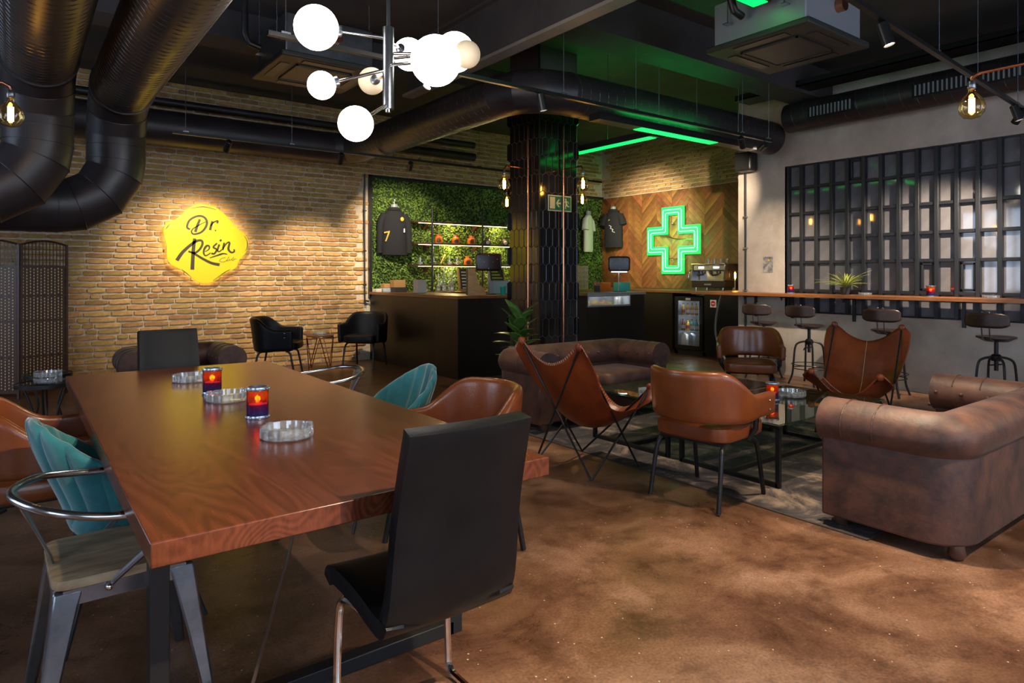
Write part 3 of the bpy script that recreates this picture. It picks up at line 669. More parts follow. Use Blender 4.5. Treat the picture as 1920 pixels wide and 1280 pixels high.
# conduits and wall boxes
t = thing('conduit', 'thin black conduit down the brick wall beside the leaf wall', 'conduit', (4.52, YB-.04, 1.0))
T(spline([(0, 0, 2.0), (0, 0, .05), (.02, 0, -.03), (.05, 0, -.05), (.075, 0, -.05)], 4), .014, n=8).build('pipe', 'black', t, True)
for z in (.2, .75, 1.4): B(-.025, -.02, z, .025, .012, z+.02).build('pipe_clip', 'blackm', t)
t = thing('conduit', 'black conduit down the concrete wall below the speaker', 'conduit', (XR-.02, 5.62, 0))
T([(0, 0, .02), (0, 0, 2.85)], .016, n=8).build('pipe', 'black', t, True)
for z in (1.14, 1.75, 2.2): B(-.02, -.03, z, .02, .03, z+.02).build('pipe_clip', 'silver', t)
t = thing('loudspeaker', 'black wall loudspeaker high at the end of the concrete wall', 'speaker', (XR-.16, 5.50, 2.84))
B(-.12, -.13, 0, .08, .13, .27).build('cabinet', 'black', t, bevel=.03); B(-.125, -.11, .02, -.118, .11, .25).build('front_grille', 'blackm', t); B(.08, -.03, .1, .16, .03, .16).build('wall_bracket', 'blackm', t)
t = thing('picture_card', 'small grey photo card taped to the concrete wall', 'picture', (XR-.004, 5.27, 1.52))
B(-.003, -.075, -.11, .003, .075, .11).build('card', mat('photo_print', (.10, .09, .12), (.45, .42, .40), ns=14, rough=.6), t); B(-.005, -.03, .05, -.003, .0, .07).build('yellow_mark', 'bottle3', t)
# ------------------------------------------------------------------ furniture
def onX(px, X): u = (px-960)/FPX; return X*(CS-SN*u)/(SN+CS*u)
def onY(px, Y): u = (px-960)/FPX; return Y*(SN+CS*u)/(CS-SN*u)
def zat(py, x, y): return CH+(HOR-py)*dep(x, y)/FPX
def sm(t): t = max(0, min(1, t)); return t*t*(3-2*t)
# rug
t = thing('area_rug', 'worn dark patterned rug under the lounge seating', 'rug', (4.7, 3.15, 0))
B(-1.15, -1.5, 0, 1.2, 1.5, .005).build('rug_field', 'rug', t); mb = MB()
mb.box(-1.17, -1.52, 0, -1.15, 1.52, .006).box(1.2, -1.52, 0, 1.22, 1.52, .006).box(-1.15, -1.52, 0, 1.2, -1.5, .006).box(-1.15, 1.5, 0, 1.2, 1.52, .006); mb.build('binding', 'rugedge', t)
# dining table
t = thing('dining_table', 'long dark stained plank table on black steel legs', 'table', (.85, 3.28, 0))
B(-.6, -1.565, .70, .6, 1.565, .762).build('tabletop', 'table', t, bevel=.004, seg=2)
for y in (-1.09, 1.09):
    for x in (-.51, .51): B(x-.027, y-.027, 0, x+.027, y+.027, .70).build('leg', 'blackm', t, bevel=.003)
    B(-.5, y-.027, 0, .5, y+.027, .05).build('foot_rail', 'blackm', t, bevel=.003); B(-.5, y-.027, .66, .5, y+.027, .70).build('top_rail', 'blackm', t)
T([(-.25, -.6, .7), (.18, .35, .03)], .006, n=6).build('brace', 'copper', t); T([(.18, -.6, .7), (-.25, .35, .03)], .006, n=6).build('brace', 'copper', t)
tag(T(spline([(.83, 2.45, .692), (.82, 2.42, .45), (.72, 2.32, .24), (.62, 2.18, .12), (.54, 2.05, .02), (.5, 1.8, .008), (.3, 1.4, .008)], 8), .006, n=7).build('power_cable', 'cable', smooth=True), 'thin brown cable hanging from under the dining table', 'cable')

def tub(name, label, m, loc, rz, group, gap=True, sc=1.0):
    t = thing(name, label, 'armchair', loc, rz, group); zb0 = .50 if gap else .36
    def f(a, b):
        q = a*2-1; s = 1 if q > 0 else -1; q = abs(q)
        if q < .6: an = q/.6*PI/2; x = -.04-.25*math.cos(an); y = .295*math.sin(an); out = math.cos(an)
        else: x = -.04+(q-.6)/.4*.30; y = .295; out = 0
        zt = .815-.155*sm((q-.34)/.34); zb = zb0+.02*sm((q-.5)/.3)
        z = zb+(zt-zb)*b; fl = (z-.45)
        return (x-.14*fl*out, s*(y+.05*fl*(1-out)), z)
    MB().grid(f, 28, 6).build('backrest', m, t, solid=.052, sub=1)
    MB().sup((.03, 0, .435), (.27, .255, .06), .38).build('seat', m, t, True)
    mb = MB(); mb.tube([(.20, -.2, .38), (.20, .2, .38), (-.2, .2, .38), (-.2, -.2, .38)], .012, n=8, closed=True); mb.build('seat_frame', 'blackm', t, True)
    for sx in (-1, 1):
        for sy in (-1, 1):
            T(spline([(sx*.15, sy*.2, .37), (sx*.20, sy*.215, .34), (sx*.225, sy*.225, .25), (sx*.27, sy*.235, .005)], 4), .014, n=10).build('leg', 'blackm', t, True)
    for sy in (-1, 1):
        T([(.06, sy*.24, .38), (.07, sy*.285, .45), (.07, sy*.292, .56)], .017, n=8).build('arm_post', 'blackm', t, True)
        for z in (.56, .615): MB().sup((.16, sy*.333, z), (.011, .006, .006), 1, 10, 6).build('rivet', 'chrome', t, True)
    return t
GA = 'tan leather tub armchairs'
a1 = tub('tub_armchair', 'tan leather armchair with its back to the camera by the glass tables', 'leather', (3.46, 2.57, .006), 0.10, GA)
dup(a1, (6.1, 4.0, .006), PI+.62, 'tan leather armchair facing the camera behind the far glass table')
dup(a1, (1.78, 2.86, 0), PI-.05, 'tan leather armchair at the right side of the dining table')
dup(a1, (.12, 3.80, 0), .0, 'tan leather armchair at the left side of the dining table')
GB = 'black tub armchairs by the brick wall'
b1 = tub('tub_armchair', 'black leather armchair standing alone left of the wire table', 'bleather', (onY(522, 9.0), 9.0, 0), -.55, GB, gap=False)
dup(b1, (onY(684, 9.22), 9.22, 0), -PI+.75, 'black leather armchair beside the black bar counter')

def highback(label, loc, rz):
    t = thing('highback_chair', label, 'chair', loc, rz, 'black high-back cantilever chairs')
    cv = spline([(.40, 0, .415), (.37, 0, .445), (.2, 0, .44), (.07, 0, .418), (.015, 0, .425), (-.022, 0, .50), (-.055, 0, .73), (-.115, 0, .975)], 5)
    n = len(cv)-1
    def f(a, b):
        p = cv[min(n, int(round(a*n)))]; y = (b-.5)*(.42-.035*max(0, a-.6)/.4); edge = (abs(b-.5)*2)**2
        return (p.x+(.018*edge if a > .6 else 0), y, p.z+(.0 if a > .6 else .006*edge))
    MB().grid(f, n, 8).build('padded_shell', 'bleather', t, solid=.05, bevel=.018, seg=3, ang=1.2)
    for s in (-1, 1):
        T(spline([(.07, s*.17, .385), (.24, s*.18, .395), (.325, s*.19, .38), (.345, s*.195, .30), (.345, s*.2, .10), (.33, s*.2, .03), (.25, s*.205, .014), (-.1, s*.205, .014), (-.14, s*.18, .014)], 5), .0125, n=8).build('runner', 'chrome', t, True)
    T([(-.135, -.19, .014), (-.135, .19, .014)], .0125, n=8).build('rear_bar', 'chrome', t, True)
    return t
h1 = highback('black leather high-back chair in the foreground, back to the camera', (.995, 1.61, 0), PI/2)
dup(h1, (.90, 5.28, 0), -PI/2, 'black leather high-back chair at the far end of the table')

def shell(label, loc, rz):
    t = thing('shell_chair', label, 'chair', loc, rz, 'teal velvet shell chairs')
    def f(a, b):
        q = a*2-1; an = PI+q*1.95; zt = .845-.40*((q*q+.05)**.675-.05**.675); zb = .385; z = zb+(zt-zb)*b
        r = .195+.075*sm((z-.38)/.42)+.014*abs(math.sin(q*5.5*PI))**.45*sm(b*3)
        lean = -.16*max(0, z-.5)
        return (r*math.cos(an)+lean+.02, r*math.sin(an)*1.05, z)
    MB().grid(f, 66, 7).build('backrest', 'teal', t, solid=.035, sub=1)
    MB().sup((.04, 0, .425), (.235, .225, .055), .6).build('seat', 'teal', t, True)
    for sx in (-1, 1):
        for sy in (-1, 1): T([(sx*.12, sy*.13, .39), (sx*.24, sy*.23, 0)], [.013, .008], n=8).build('leg', 'blackm', t, True)
    MB().sup((-.02, .235, .60), (.012, .012, .012), 1, 10, 6).build('stud', 'chrome', t, True)
    return t
s1 = shell('quilted teal velvet chair between the left armchair and wooden seat', (.36, 3.10, 0), .1)
dup(s1, (1.70, 3.52, 0), PI-.1, 'teal velvet chair at the right side of the dining table')

def bistro(label, loc, rz, m, group):
    t = thing('metal_armchair', label, 'chair', loc, rz, group)
    rg = spline([(.25, -.245, .640), (.14, -.270, .660), (-.06, -.275, .675), (-.21, -.20, .702), (-.285, 0, .712), (-.21, .20, .702), (-.06, .275, .675), (.14, .270, .660), (.25, .245, .640)], 6)
    T(rg, .0125, n=12).build('arm_ring', 'ring', t, True)
    MB().grid(lambda a, b: (-.275+.105*a, (b-.5)*(.17-.10*sm(a*1.5)), .715-.25*a), 8, 4).build('back_splat', m, t, True, solid=.004)
    for s in (-1, 1): T(spline([(-.05, s*.185, .435), (-.03, s*.195, .46), (.08, s*.23, .56), (.19, s*.256, .648)], 4), .010, n=8).build('arm_strut', m, t, True)
    MB().sup((.0, 0, .47), (.195, .20, .0175), .22, 40, 10).build('seat', 'seatwood', t, True)
    mb = MB()
    for k in range(4):
        c, s = math.cos(k*PI/2), math.sin(k*PI/2); mx = Matrix.Rotation(k*PI/2, 4, 'Z'); mb.box(-.165, -.188, .405, .165, -.172, .452, mx)
    mb.build('seat_rim', m, t)
    for sx in (-1, 1):
        for sy in (-1, 1):
            mb = MB(); rows = [(.17, .45, .05), (.178, .40, .046), (.20, .22, .033), (.228, .0, .022)]; vs = []
            for (o, z, w_) in rows: vs += [(sx*(o+.018), sy*(o+.018), z), (sx*(o+.018), sy*(o+.012-w_*1.4), z), (sx*(o+.004-w_*.9), sy*(o+.004-w_*.9), z), (sx*(o+.012-w_*1.4), sy*(o+.018), z)]
            fs = [(i*4+j, i*4+(j+1) % 4, i*4+4+(j+1) % 4, i*4+4+j) for i in range(3) for j in range(4)]+[(0, 1, 2, 3), (12, 13, 14, 15)]
            mb.add(vs, fs); mb.build('leg', m, t, bevel=.008)
    for s in (-1, 1): MB().sup((-.05, s*.2, .44), (.012, .012, .012), 1, 10, 6).build('bolt', 'chrome', t, True)
    return t
bistro('gunmetal armchair with worn wooden seat at the near left corner', (.275, 2.525, 0), .02, 'gun', 'metal armchairs at the dining table')
bistro('pale metal armchair at the far right side of the dining table', (1.70, 4.45, 0), PI-.05, 'silver', 'metal armchairs at the dining table')

def chesterfield(name, label, cat, loc, rz, Wd, D, group, ncush=2):
    t = thing(name, label, cat, loc, rz, group); rc = .13; ox, oy = D/2, Wd/2-.07; bx = -D/2+.07
    path = [(ox, -oy), (0, -oy)]+[(bx+rc-rc*math.sin(a), -oy+rc-rc*math.cos(a)) for a in [i*PI/16 for i in range(9)]]
    path += [(bx, 0)]+[(bx+rc-rc*math.cos(a), oy-rc+rc*math.sin(a)) for a in [i*PI/16 for i in range(9)]]+[(0, oy), (ox, oy)]
    MB().sweep([(-.10, .06), (.07, .06), (.07, .50), (.05, .56), (-.10, .56)], path).build('body', 'suede', t, bevel=.012, ang=1)
    MB().sweep([(-.03+.135*math.cos(a), .565+.125*math.sin(a)) for a in [i*2*PI/20 for i in range(20)]], [(path[0][0]+.015, path[0][1])]+path+[(path[-1][0]+.015, path[-1][1])]).build('rolled_top', 'suede', t, True, bevel=.02, ang=1.2)
    T([(ox+.004, -oy+.12, .3), (ox+.004, -oy-.06, .3)], .004, n=5)
    B(bx+.1, -oy+.06, .06, ox-.02, oy-.06, .27).build('seat_base', 'suede', t, bevel=.02)
    wc = (2*oy-.2)/ncush
    for i in range(ncush): MB().sup((.5*(bx+.1+ox), -oy+.1+wc*(i+.5), .35), ((ox-bx-.06)/2, wc/2, .095), .28, 40, 14).build('seat_cushion', 'suede', t, True)
    ns = max(3, int(Wd/.2))
    for rrow, (z, off) in enumerate(((.58, .168), (.48, .108))):
        for i in range(ns):
            y = -oy+.25+(2*oy-.5)*(i+.5*(rrow))/(ns-1+.5); MB().sup((bx+off, y, z), (.012, .012, .012), 1, 8, 6).build('button', 'suede', t, True)
        for s in (-1, 1):
            for i in range(3): MB().sup((bx+.28+.15*(i+.4*rrow), s*(oy-off), z), (.012, .012, .012), 1, 8, 6).build('button', 'suede', t, True)
    for s in (-1, 1):
        for x in (.12, .28) if D > .5 else ():
            mb = MB(); c = (ox-x, s*oy, .565); rr = 1.012
            pts = [(ox-x, s*(oy+(-.03+.135*rr*math.cos(a))), .565+.125*rr*math.sin(a)) for a in [-.5+i*PI/12 for i in range(13)]]
            T(pts, .0035, n=4).build('seam', 'darkwood', t)
    for sx in (-1, 1):
        for s in (-1, 1): MB().lathe([(.03, 0), (.04, .02), (.032, .065)], 14, (sx*(D/2-.06), s*(Wd/2-.1), 0)).build('foot', 'darkwood', t, True)
    return t
GS = 'brown suede chesterfield seats'
chesterfield('chesterfield_sofa', 'brown suede rolled arm sofa standing before the tiled column', 'sofa', (4.465, 4.77, .0065), -PI/2, 1.68, .68, GS)
chesterfield('chesterfield_sofa', 'brown suede rolled arm sofa at the right edge of the picture', 'sofa', (4.39, 1.545, .0065), PI/2, 1.68, .68, GS)
chesterfield('chesterfield_armchair', 'brown tufted armchair half hidden behind the dining table end', 'armchair', (1.28, 7.1, 0), -PI/2, 1.02, .7, GS, 1)

def butterfly(label, loc, rz):
    t = thing('butterfly_chair', label, 'armchair', loc, rz, 'tan leather butterfly chairs')
    rows = [(-.375, [(.345, .855), (.275, .915), (.14, .815), (0, .77)]), (-.29, [(.345, .73), (.27, .72), (.14, .65), (0, .625)]), (-.18, [(.31, .56), (.23, .50), (.12, .44), (0, .42)]),
            (-.03, [(.285, .45), (.20, .37), (.11, .315), (0, .295)]), (.14, [(.29, .43), (.21, .355), (.11, .305), (0, .285)]), (.29, [(.335, .47), (.25, .43), (.13, .35), (0, .325)]), (.40, [(.33, .52), (.26, .565), (.13, .43), (0, .375)])]
    full = [[(x, -y, z) for y, z in r]+[(x, y, z) for y, z in r[2::-1]] for x, r in rows]
    cols = [spline([r[j] for r in full], 4) for j in range(7)]
    rowsS = [spline([c[i] for c in cols], 4) for i in range(len(cols[0]))]
    n, m_ = len(rowsS)-1, len(rowsS[0])-1
    sl = MB().grid(lambda a, b: rowsS[int(round(a*n))][int(round(b*m_))], n, m_).build('leather_sling', 'sling', t, True, solid=.006, ang=1.5)
    up = V((0, 0, .005))
    for k in (m_//2,): T([r[k]+up for r in rowsS], .0022, n=4).build('seam', 'stitch', t)
    T([p+up for p in rowsS[int(n*.52)]], .0022, n=4).build('seam', 'stitch', t)
    mb = MB()
    for r, e in ((rowsS[0], rowsS[1]), (rowsS[-1], rowsS[-2])):
        for i in range(0, len(r)-1):
            for h in (.15, .65):
                p = r[i].lerp(r[i+1], h); q = e[i].lerp(e[i+1], h); dr = (q-p).normalized(); mb.tube([p-V((0, 0, .0))+dr*.003+V((-.006, 0, .004)), p+dr*.02+V((-.006, 0, .004))], .002, n=4)
    mb.build('edge_stitching', 'stitch', t, stuff=True)
    for s in (-1, 1):
        for (rw, end) in ((0, 1), (n, -1)):
            a = rowsS[rw][m_-4 if s > 0 else 4]
            MB().sup((a.x, a.y, a.z-.01), (.022, .028, .03), .8, 12, 8).build('corner_pocket', 'sling', t, True)
    for s in (-1, 1):
        bt, ft = V((-.372, s*.275, .90)), V((.395, s*.26, .55))
        F = lambda sx, sy: V((sx*.25, sy*.27, .015))
        # rods: every tip runs to two floor bends
        for tp, sx in ((bt, -1), (ft, 1)):
            T([tp, F(-sx, s)], .0075, n=8).build('rod', 'blackm', t, True)
            T([tp, F(sx, -s)], .0075, n=8).build('rod', 'blackm', t, True)
    return t
f1 = butterfly('tan leather butterfly chair seen from behind beside the left sofa', (3.27, 3.46, .006), .08)
dup(f1, (5.83, 2.78, .006), PI+.22, 'tan leather butterfly chair facing the camera by the window bar')

# glass coffee tables
def coffee(label, y0, y1):
    t = thing('glass_coffee_table', label, 'table', (4.62, (y0+y1)/2, .006), 0, 'glass coffee tables'); h = (y1-y0)/2-.02; wx = .73
    B(-wx, -h, .405, wx, h, .417).build('glass_top', 'tglass', t, bevel=.003)
    for sx in (-1, 1):
        for sy in (-1, 1): B(sx*(wx-.04)-.014, sy*(h-.03)-.014, 0, sx*(wx-.04)+.014, sy*(h-.03)+.014, .39).build('leg', 'blackm', t)
        B(sx*(wx-.04)-.014, -h+.03, 0, sx*(wx-.04)+.014, h-.03, .028).build('floor_rail', 'blackm', t); B(sx*(wx-.04)-.014, -h+.03, .38, sx*(wx-.04)+.014, h-.03, .405).build('top_rail', 'blackm', t)
    B(-wx+.05, -.014, .0, wx-.05, .014, .028).build('cross_rail', 'blackm', t)
    return t
coffee('glass coffee table with candle nearer the camera', 2.32, 3.19); coffee('glass coffee table nearer the left sofa', 3.22, 4.10)

# round side tables, wire table
def side(label, loc, r, h):
    t = thing('side_table', label, 'table', loc, 0, 'small black glass side tables')
    MB().lathe([(.0001, h-.012), (r*.97, h-.012), (r*.97, h-.004), (.0001, h-.004)], 32).build('glass_top', 'tglass', t, True)
    MB().lathe([(r*.96, h-.03), (r, h-.03), (r, h), (r*.975, h), (r*.975, h-.012), (r*.96, h-.012)], 32).build('rim', 'blackm', t, True)
    for k in range(3):
        a = k*2*PI/3+.4; T(spline([(r*.9*math.cos(a), r*.9*math.sin(a), h-.02), (r*.45*math.cos(a), r*.45*math.sin(a), h*.45), (r*.85*math.cos(a), r*.85*math.sin(a), .01)], 5), .009, n=8).build('leg', 'blackm', t, True)
    return t
side('small round glass table in front, holding stacked ashtrays', (.20, 6.62, 0), .21, .50); side('small round glass table behind the stacked ashtrays', (.24, 7.2, 0), .19, .50)
wx_ = onY(600, 9.35); t = thing('wire_side_table', 'round wire table between the two black armchairs', 'table', (wx_, 9.35, 0))
MB().lathe([(.0001, .49), (.19, .49), (.20, .50), (.19, .51), (.0001, .51)], 32).build('top', 'darkwood', t, True); mb = MB()
T([(.187*math.cos(a), .187*math.sin(a), .48) for a in [i*PI/12 for i in range(24)]], .008, n=6, closed=True).build('rim_ring', 'copper', t, True)
for k in range(4):
    a = k*PI/2+.3; foot = V((.195*math.cos(a), .195*math.sin(a), .009))
    for da in (-.7, .7): T([(.187*math.cos(a+da), .187*math.sin(a+da), .48), foot], .007, n=6).build('hairpin_leg', 'copper', t, True)

# bar stools
def stool(label, loc, rz):
    t = thing('bar_stool', label, 'stool', loc, rz, 'industrial bar stools under the wall bar')
    MB().lathe([(.0001, .70), (.11, .70), (.15, .725), (.175, .735), (.175, .75), (.0001, .742)], 24, ).build('seat', 'stoolwood', t, True)
    T([(0, 0, .40), (0, 0, .71)], .019, n=12).build('screw_post', 'blackm', t, True)
    MB().lathe([(.045, .50), (.05, .52), (.05, .55), (.03, .57)], 14).build('hub', 'blackm', t, True)
    T([(.0, -.05, .47), (0, .06, .45), (.0, .075, .42)], .008, n=6).build('height_lever', 'blackm', t, True)
    for k in range(4):
        a = k*PI/2+PI/4; c, s = math.cos(a), math.sin(a)
        T(spline([(.03*c, .03*s, .54), (.12*c, .12*s, .52), (.165*c, .165*s, .46), (.185*c, .185*s, .25), (.2*c, .2*s, .12), (.245*c, .245*s, .0)], 4), .0125, n=8).build('leg', 'blackm', t, True)
    for (z, r) in ((.25, .205), (.20, .19)): T([(r*math.cos(i*PI/14), r*math.sin(i*PI/14), z) for i in range(28)], .006, n=6, closed=True).build('foot_ring', 'blackm', t, True)
    for s in (-1, 1): T(spline([(-.10, s*.035, .715), (-.19, s*.035, .73), (-.225, s*.035, .80), (-.235, s*.035, .99), (-.235, s*.02, 1.0)], 4), .007, n=6).build('back_rod', 'gun', t, True)
    B(-.245, -.05, .925, -.225, .05, .94).build('back_clamp', 'gun', t)
    def f(a, b):
        y = (a-.5)*.40; ed = (abs(a-.5)*2)**6; return (-.195-.05*(1-(y/.2)**2)*1, y, .92+(b-.5)*.15*(1-.45*ed))
    MB().grid(f, 20, 6).build('backrest', 'stoolwood', t, True, solid=.014, ang=1.2)
    return t
st = [(1432, 'dark bar stool nearest the drinks counter', .1), (1517, 'dark bar stool second from the drinks counter, under the potted plant', -.05), (1665, 'dark bar stool behind the right butterfly chair', .08), (1868, 'dark bar stool at the right edge above the sofa', -.1)]
s0 = None
for (px, lab, rz) in st:
    p = (8.0, onX(px, 8.0), 0)
    if s0 is None: s0 = stool(lab, p, rz)
    else: dup(s0, p, rz, lab)

# folding screen
t = thing('folding_screen', 'woven dark folding screen at the left edge', 'screen', (.5, 9.3, 0))
pts = [V((0, 0, 0)), V((-.45, -.16, 0)), V((-.9, .08, 0)), V((-1.35, -.12, 0))]
Hs = 1.74
for i in range(3):
    a, b = pts[i], pts[i+1]; d = (b-a); L_ = d.length; ang_ = math.atan2(d.y, d.x); mx = Matrix.Translation(a) @ Matrix.Rotation(ang_, 4, 'Z')
    pa = thing('panel', '', '', a, ang_); pa.parent = t; del pa['label'], pa['category']
    mb = MB(); mb.box(0, -.012, 0, .025, .012, Hs-.02); mb.box(L_-.025, -.012, 0, L_, .012, Hs-.02)
    for z in (.06, .45, .85, 1.13, 1.46): mb.box(0, -.01, z, L_, .01, z+.022)
    mb.tube([(L_*k/12, 0, Hs-.03+.05*math.sin(PI*k/12)) for k in range(13)], .013, n=6); mb.build('frame', 'darkwood', pa)
    mb = MB(); th = MB(); nst = 12
    for k in range(nst):
        x = .03+(L_-.06)*(k+.5)/nst; hwid = (L_-.06)/nst*.44
        mb.box(x-hwid, -.004, .06, x+hwid, .004, 1.47)
        ex = .05*math.sin(PI*(x/L_)); mb.box(x-.006, -.003, 1.47, x+.002, .003, Hs-.03+ex)
        z = .1+(k % 2)*.012
        while z < 1.44:
            th.box(x+hwid-.002, -.009, z, x+hwid+.007, .009, z+.018); z += .034
    for z in (1.54, 1.60, 1.66): mb.box(0, -.003, z, L_, .003, z+.008)
    mb.build('woven_strip', 'darkwood', pa, stuff=True); th.build('thread', 'thread', pa, stuff=True)
# ------------------------------------------------------------------ the bar
ORD = ['first', 'second', 'third', 'fourth', 'fifth', 'sixth', 'seventh']
FX0, FX1, FY = 4.62, 8.2, 7.31
c = thing('bar_counter', 'matt black bar counter run facing the lounge', 'counter', (FX0, FY, 0))
B(0, 0, .08, 2.30, .6, 1.06).build('front_panel', 'counter', c); B(3.26, 0, .08, FX1-FX0, .6, 1.06).build('front_panel', 'counter', c); B(2.303, 0, .08, 3.257, .6, .883).build('front_panel', 'counter', c)
B(0.02, .03, 0, FX1-FX0-.02, .6, .08).build('plinth', 'black', c); B(-.004, -.004, .08, .006, .006, 1.06).build('corner_edge', 'blackm', c)
c = thing('bar_counter', 'matt black bar counter run reaching back to the brick wall', 'counter', (FX0, FY+.6, 0))
B(0, .002, .08, .58, YB-.06-FY-.6, 1.06).build('side_panel', 'counter', c); B(.02, .02, 0, .56, YB-.06-FY-.6, .08).build('plinth', 'black', c)
mb = MB().prism([(FX0-.03, FY-.03), (6.9, FY-.03), (6.9, FY+.62), (FX0+.62, FY+.62), (FX0+.62, YB-.05), (FX0-.03, YB-.05)], 1.06, 1.10)
tag(mb.build('bar_worktop', 'ctop', bevel=.004), 'brown wooden worktop of the black bar counter', 'worktop')
tag(B(6.92, FY-.02, 1.06, FX1+.02, FY+.62, 1.10).build('serving_top', 'greym', bevel=.004), 'pale metal top above the lit display case', 'worktop')
# display case
c = thing('display_case', 'small lit glass display case set into the black counter', 'display', (6.93, FY, .885))
mb = MB(); mb.box(0, .02, 0, .94, .5, .012).box(0, .48, .012, .94, .5, .172).box(0, .02, .012, .015, .48, .172).box(.925, .02, .012, .94, .48, .172); mb.build('liner', 'white', c)
mb = MB(); mb.box(0, -.006, 0, .94, .02, .022).box(0, -.006, .155, .94, .02, .173).box(0, -.006, .022, .018, .02, .155).box(.922, -.006, .022, .94, .02, .155); mb.build('front_frame', 'greym', c)
B(.018, .004, .022, .922, .008, .155).build('glass_front', 'clear', c); B(.05, .05, .158, .89, .07, .166).build('light_strip', 'ledcool', c)
for q in (.2, .47, .74): lamp('POINT', 'strip_glow', (q, .08, .145), .7, (.92, .97, 1), c, .004)
for i in range(7):
    x = 7.02+i*.085; p = tag(MB().sup((0, 0, .027+.014*(i % 2)), (.036, .05, .026+.014*(i % 2)), .8, 14, 8).build('pastry', ('bottle3', 'oak', 'card')[i % 3], smooth=True, loc=(x, FY+.14+.05*(i % 2), .898)),
        ORD[i]+' golden pastry from the left inside the lit display case', 'pastry', 'pastries in the display case')
for i in range(2):
    tag(MB().lathe([(.028, 0), (.034, .10), (.036, .12), (.03, .12), (.027, .01)], 16).build('paper_cup_stack', 'paper', smooth=True, loc=(7.68+i*.085, FY+.14, .898)), ('left', 'right')[i]+' white cup stack inside the lit display case', 'cups', 'cup stacks in the display case')
# back counter under the leaf wall
c = thing('back_cabinet', 'low black cabinet below the leaf wall shelves', 'cabinet', (5.3, 9.5, 0))
B(0, 0, 0, 3.8, .44, 1.05).build('body', 'counter', c)
for i in range(5): B(.02+i*.755, -.018, .08, .75+i*.755, 0, 1.03).build('door', 'counter', c)
tag(B(5.28, 9.44, 1.05, 9.15, 9.945, 1.09).build('back_worktop', 'ctop', bevel=.003), 'narrow wooden worktop under the leaf wall shelves', 'worktop')
# back counter under the neon cross
def unit(y0, y1, label):
    t = thing('bar_cabinet', label, 'cabinet', (9.2, y0, 0)); B(.03, .002, .08, .66, y1-y0-.002, 1.06).build('carcass', 'black', t); B(0.01, .006, .08, .03, y1-y0-.006, 1.05).build('door', 'counter', t); B(.06, .0, 0, .6, y1-y0, .08).build('plinth', 'black', t)
    return t
u1 = unit(5.78, 6.90, 'black cabinet with the red no entry sign'); unit(7.56, 8.30, 'black cabinet between the two glass fridges'); unit(8.95, 9.42, 'black corner cabinet beyond the second fridge')
ys, zs_ = onX(1337, 9.2), .90
t = thing('no_entry_sign', 'square white sticker with red no entry disc', 'sign', (9.205, ys, zs_))
B(-.004, -.058, -.062, .002, .058, .062).build('plate', 'white', t)
MB().lathe([(.0001, 0), (.046, 0), (.046, .003), (.0001, .003)], 24, mx=Matrix.Translation((-.004, 0, 0)) @ Matrix.Rotation(-PI/2, 4, 'Y')).build('red_disc', 'red', t); B(-.010, -.032, -.009, -.007, .032, .009).build('white_bar', 'white', t)
def fridge(y0, label):
    t = thing('drinks_fridge', label, 'fridge', (9.2, y0, 0)); w_ = .58
    mb = MB(); mb.box(.04, 0, .06, .6, .03, 1.0).box(.04, w_-.03, .06, .6, w_, 1.0).box(.04, .03, .97, .6, w_-.03, 1.0).box(.04, .03, .06, .6, w_-.03, .13).box(.57, .03, .13, .6, w_-.03, .97); mb.build('case', 'black', t)
    mb = MB(); mb.box(.05, .03, .13, .565, .036, .965).box(.05, w_-.036, .13, .565, w_-.03, .965).box(.56, .036, .13, .566, w_-.036, .965).box(.05, .036, .13, .56, w_-.036, .136); mb.build('liner', 'fridge', t)
    mb = MB(); mb.box(0, 0, .10, .035, .06, 1.0).box(0, w_-.06, .10, .035, w_, 1.0).box(0, .06, .93, .035, w_-.06, 1.0).box(0, .06, .10, .035, w_-.06, .17); mb.build('door_frame', 'blackm', t, bevel=.004)
    B(.012, .06, .17, .018, w_-.06, .93).build('door_glass', 'clear', t); B(-.012, .02, .55, 0, .035, .85).build('handle', 'gun', t); B(-.002, .24, .945, .0, .34, .98).build('badge', 'white', t)
    for z in (.40, .67): B(.06, .037, z, .55, w_-.037, z+.012).build('shelf', 'white', t)
    B(.06, .06, .945, .08, w_-.06, .955).build('light_strip', 'ledcool', t); B(.05, .03, 0, .58, w_-.03, .06).build('base_grille', 'black', t)
    for z in (.93, .64, .38): lamp('POINT', 'strip_glow', (.075, w_/2, z), .6, (.9, .96, 1), t, .004)
    return t
def bottle(m, h, r, loc, label, group, cap='black'):
    t = thing('bottle', label, 'bottle', loc, 0, group)
    MB().lathe([(r*.92, 0), (r, .01), (r, h*.55), (r*.75, h*.68), (r*.36, h*.78), (r*.36, h*.93)], 14).build('body', m, t, True); MB().lathe([(r*.42, h*.92), (r*.42, h), (r*.3, h)], 10).build('cap', cap, t, True)
    MB().lathe([(r*1.02, h*.18), (r*1.02, h*.45)], 14).build('label_band', 'paper' if m != 'bottle3' else 'red', t, True); return t
FYa = 6.93
fridge(FYa, 'glass door drinks fridge left of the no entry sign'); fridge(8.34, 'glass door fridge half hidden behind the counter end')
ms = ['bottle1', 'bottle1', 'bottle1', 'bottle1', 'bottle3']; ms2 = ['bottle2', 'bottle2', 'bottle2', 'bottle3', 'bottle4']
names_ = {'bottle1': 'brown beer bottle', 'bottle2': 'teal bottle', 'bottle3': 'yellow bottle', 'bottle4': 'red bottle'}
